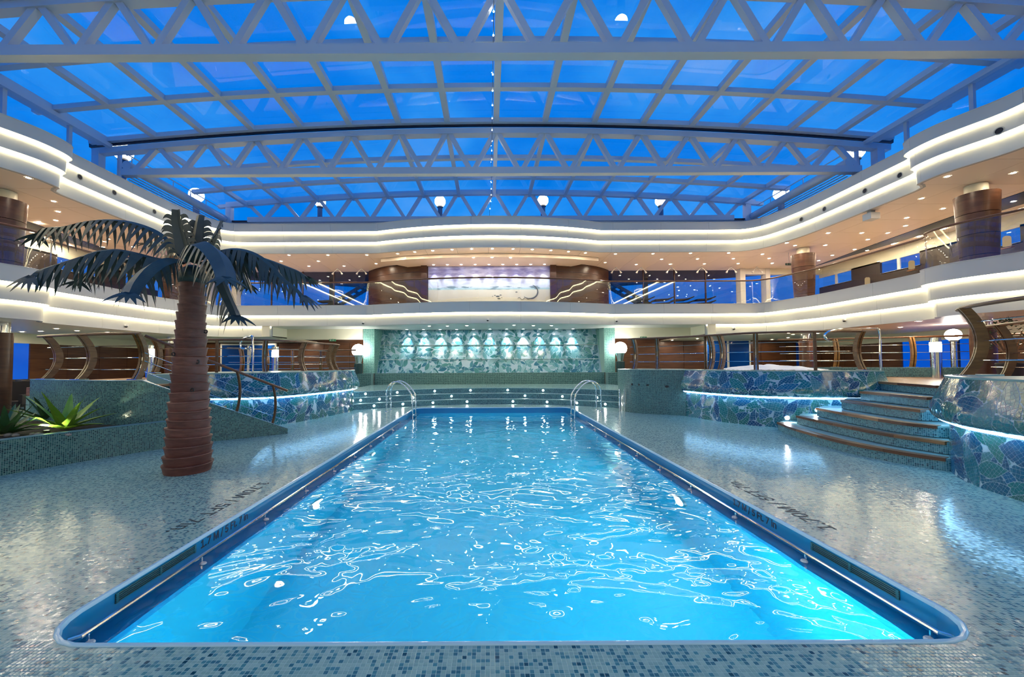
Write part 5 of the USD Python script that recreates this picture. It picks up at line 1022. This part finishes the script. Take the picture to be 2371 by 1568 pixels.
x0, x1, z0, z1 = wallrect(1899, 793, 1929, 848, YB - .2); t = thing('poster_stand', 'blue grey poster board before the white framed door', 'poster', ((x0 + x1) / 2, YB - .2, 0)); m = MB(); m.box((0, 0, 1.1), (x1 - x0, .04, 2.0)); m.build('board', grained('poster_print', (.08, .16, .26), (.30, .40, .48), (1.5, 1.5, 4), .4), t); m = MB(); m.box((0, -.025, .95), (x1 - x0 - .1, .01, .35)); m.build('print', plain('poster_blue', (.02, .30, .55), .4), t); m = MB(); m.box((0, 0, .05), (x1 - x0, .3, .06)); m.build('foot', DARKGREY, t)
# ================================================================ grab rails at the whirlpools
MB().tube(smooth_curve([AY(px, py, 8.95) for px, py in ((585, 866), (586, 830), (585, 782), (578, 780), (562, 785), (557, 793), (558, 806), (570, 808), (580, 806), (578, 840))], 4), .022, 8).build('tube', CHROME, thing('grab_rail', 'looped chrome grab rail standing on the left whirlpool rim', 'grab rail'), 40)
MB().tube(smooth_curve([AY(px, py, 8.15) for px, py in ((2040, 860), (2038, 820), (2036, 768), (2020, 762), (1960, 763), (1925, 766), (1910, 775), (1912, 784), (1920, 788))], 4), .022, 8).build('tube', CHROME, thing('grab_rail', 'long chrome grab rail over the right whirlpool beside the stairs', 'grab rail'), 40)
# ================================================================ furniture glimpsed behind
SOFA = plain('sofa_fabric', (.030, .026, .025), .8)
def chair(label, p, rz, wd=.62):
    t = thing('lounge_chair', label, 'chair', p, rz); m = MB(); m.box((0, 0, .33), (wd, .6, .16)); m.build('seat', SOFA, t); m = MB(); m.box((0, .28, .62), (wd, .10, .6)); m.build('backrest', SOFA, t)
    for s in (-1, 1): m = MB(); m.box((s * wd / 2, 0, .45), (.07, .6, .26)); m.build('armrest', SOFA, t)
    for a in (-1, 1):
        for b in (-1, 1): m = MB(); m.box((a * (wd / 2 - .05), b * .25, .125), (.04, .04, .25)); m.build('leg', DARKGREY, t)
chair('dark lounge chair at the left edge of the photo, nearest of three', (-12.75, 10.55, 0), .5, .8); chair('dark lounge chair at the left edge, behind the pale table', (-13.6, 12.0, 0), 2.6, .8); chair('dark lounge chair at the left edge by the blue window', (-14.3, 12.4, 0), 1.2, .8)
t = thing('side_table', 'small pale topped table among the dark lounge chairs', 'table', (-12.5, 11.5, 0)); m = MB(); m.lathe([(0, .62), (.42, .62), (.42, .65), (0, .65)], n=24); m.build('top', FRAMEW, t); m = MB(); m.tube([(0, 0, .02), (0, 0, .62)], .03, 8); m.build('stem', CHROME, t); m = MB(); m.lathe([(0, .0), (.22, 0), (.22, .02), (0, .02)], n=20); m.build('foot', CHROME, t)
for k, (x, lab) in enumerate(((7.9, 'first right of the stair'), (8.9, 'second'), (9.9, 'third'), (11.0, 'rightmost'), (-8.2, 'left of the mural'))):
    t = thing('lounger_stack', f'stack of dark sun loungers outside the gallery windows, {lab}', 'sun lounger', (x, 20.4, 3.35))
    for j in range(6): m = MB(); m.bar((-.45, 0, .18 + .2 * j), (.25, 0, .22 + .2 * j), .6, .06); m.bar((.2, 0, .2 + .2 * j), (.5, 0, .34 + .2 * j), .6, .05); m.build('lounger', DARKGREY, t)
    for a in (-.4, .3): m = MB(); m.box((a, 0, .08), (.05, .6, .16)); m.build('leg', DARKGREY, t)
TANL = glow('lantern_glow', (1.0, .66, .34), .55)
for px, py, lab in ((2108, 612, 'middle'), (2328, 557, 'nearest'), (2006, 650, 'farthest')):
    p = AX(px, py, 15.2); t = thing('wall_lantern', f'small tan arched lantern at the right gallery window band, {lab} of three', 'lantern', p); m = MB(); m.prism(sg.box(-.075, -.17, .075, .06).union(sg.Point(0, .06).buffer(.075)), 0, .08); m.v = [np.stack([v_[:, 2], v_[:, 0], v_[:, 1]], 1) for v_ in m.v]; m.build('shade', TANL, t); m = MB(); m.box((.04, 0, -.22), (.10, .26, .03)); m.build('sill', TEAK, t)

# small dome cameras on the lower balcony front
for px, py, o_ in ((1130, 741, .095), (1427, 743, .095), (841, 748, .095), (1957, 742, .195), (1697, 761, .195), (292, 755, .195)):
    rr = _ray(px, py); face = LOWPLAN + normals2(LOWPLAN) * o_; cand = [i for i in range(len(face)) if face[i, 1] > 3]
    i = min(cand, key=lambda i: abs(face[i, 0] / face[i, 1] - rr[0] / rr[1])); q = face[i]; z = EYE + rr[2] * q[1] / rr[1]; n = normals2(LOWPLAN)[i]; q = q - n * .02
    t = thing('dome_camera', 'tiny white dome camera on the lower balcony front, ' + {1130: 'over the cascade', 1427: 'right of the cascade', 841: 'left of the cascade', 1957: 'above the teak stairs', 1697: 'over the right whirlpool', 292: 'left of the palm'}[px], 'camera', (q[0], q[1], z), 0, 'dome cameras on the lower balcony front')
    m = MB(); m.lathe([(0, .045), (.05, .04), (.055, .0), (.05, -.01), (0, -.01)], n=16); m.build('housing', FRAMEW, t, 40); m = MB(); m.lathe([(.040, -.008), (.034, -.034), (.018, -.046), (0, -.05)], n=14); m.build('dome', BLACK, t, True)

# potted shrub on the right sun deck, behind the bowed posts
t = thing('potted_shrub', 'dark green shrub in a pot on the right sun deck at the photo edge', 'plant', (11.6, 8.9, .956)); rs = random.Random(4)
m = MB(); m.lathe([(0, 0), (.17, 0), (.22, .34), (.20, .36), (.18, .32), (0, .32)], n=20); m.build('pot', DARKGREY, t, 40)
m = MB()
for k in range(12): a = rs.uniform(0, 6.28); m.tube([(0, 0, .3), (.1 * math.cos(a), .1 * math.sin(a), .6), (.25 * math.cos(a), .25 * math.sin(a), rs.uniform(.8, 1.1))], .008, 5)
m.build('stem', TEAK, t); SHR = grained('shrub_leaf', (.010, .035, .015), (.04, .10, .04), (6, 6, 6), .4); m = MB()
for k in range(260):
    a, e, rr = rs.uniform(0, 6.28), rs.uniform(-.5, 1.4), rs.uniform(.15, .42); c = np.array([rr * math.cos(a) * math.cos(e), rr * math.sin(a) * math.cos(e), .85 + .45 * math.sin(e)]); d = np.array([rs.uniform(-1, 1), rs.uniform(-1, 1), rs.uniform(-.6, .6)]); d /= np.linalg.norm(d); w = np.cross(d, [0, 0, 1]); l_ = rs.uniform(.07, .13)
    m.add([c, c + d * l_ * .5 + w * l_ * .25, c + d * l_, c + d * l_ * .5 - w * l_ * .25], [[0, 1, 2, 3]])
tag(m.build('foliage', SHR, t), kind='stuff')
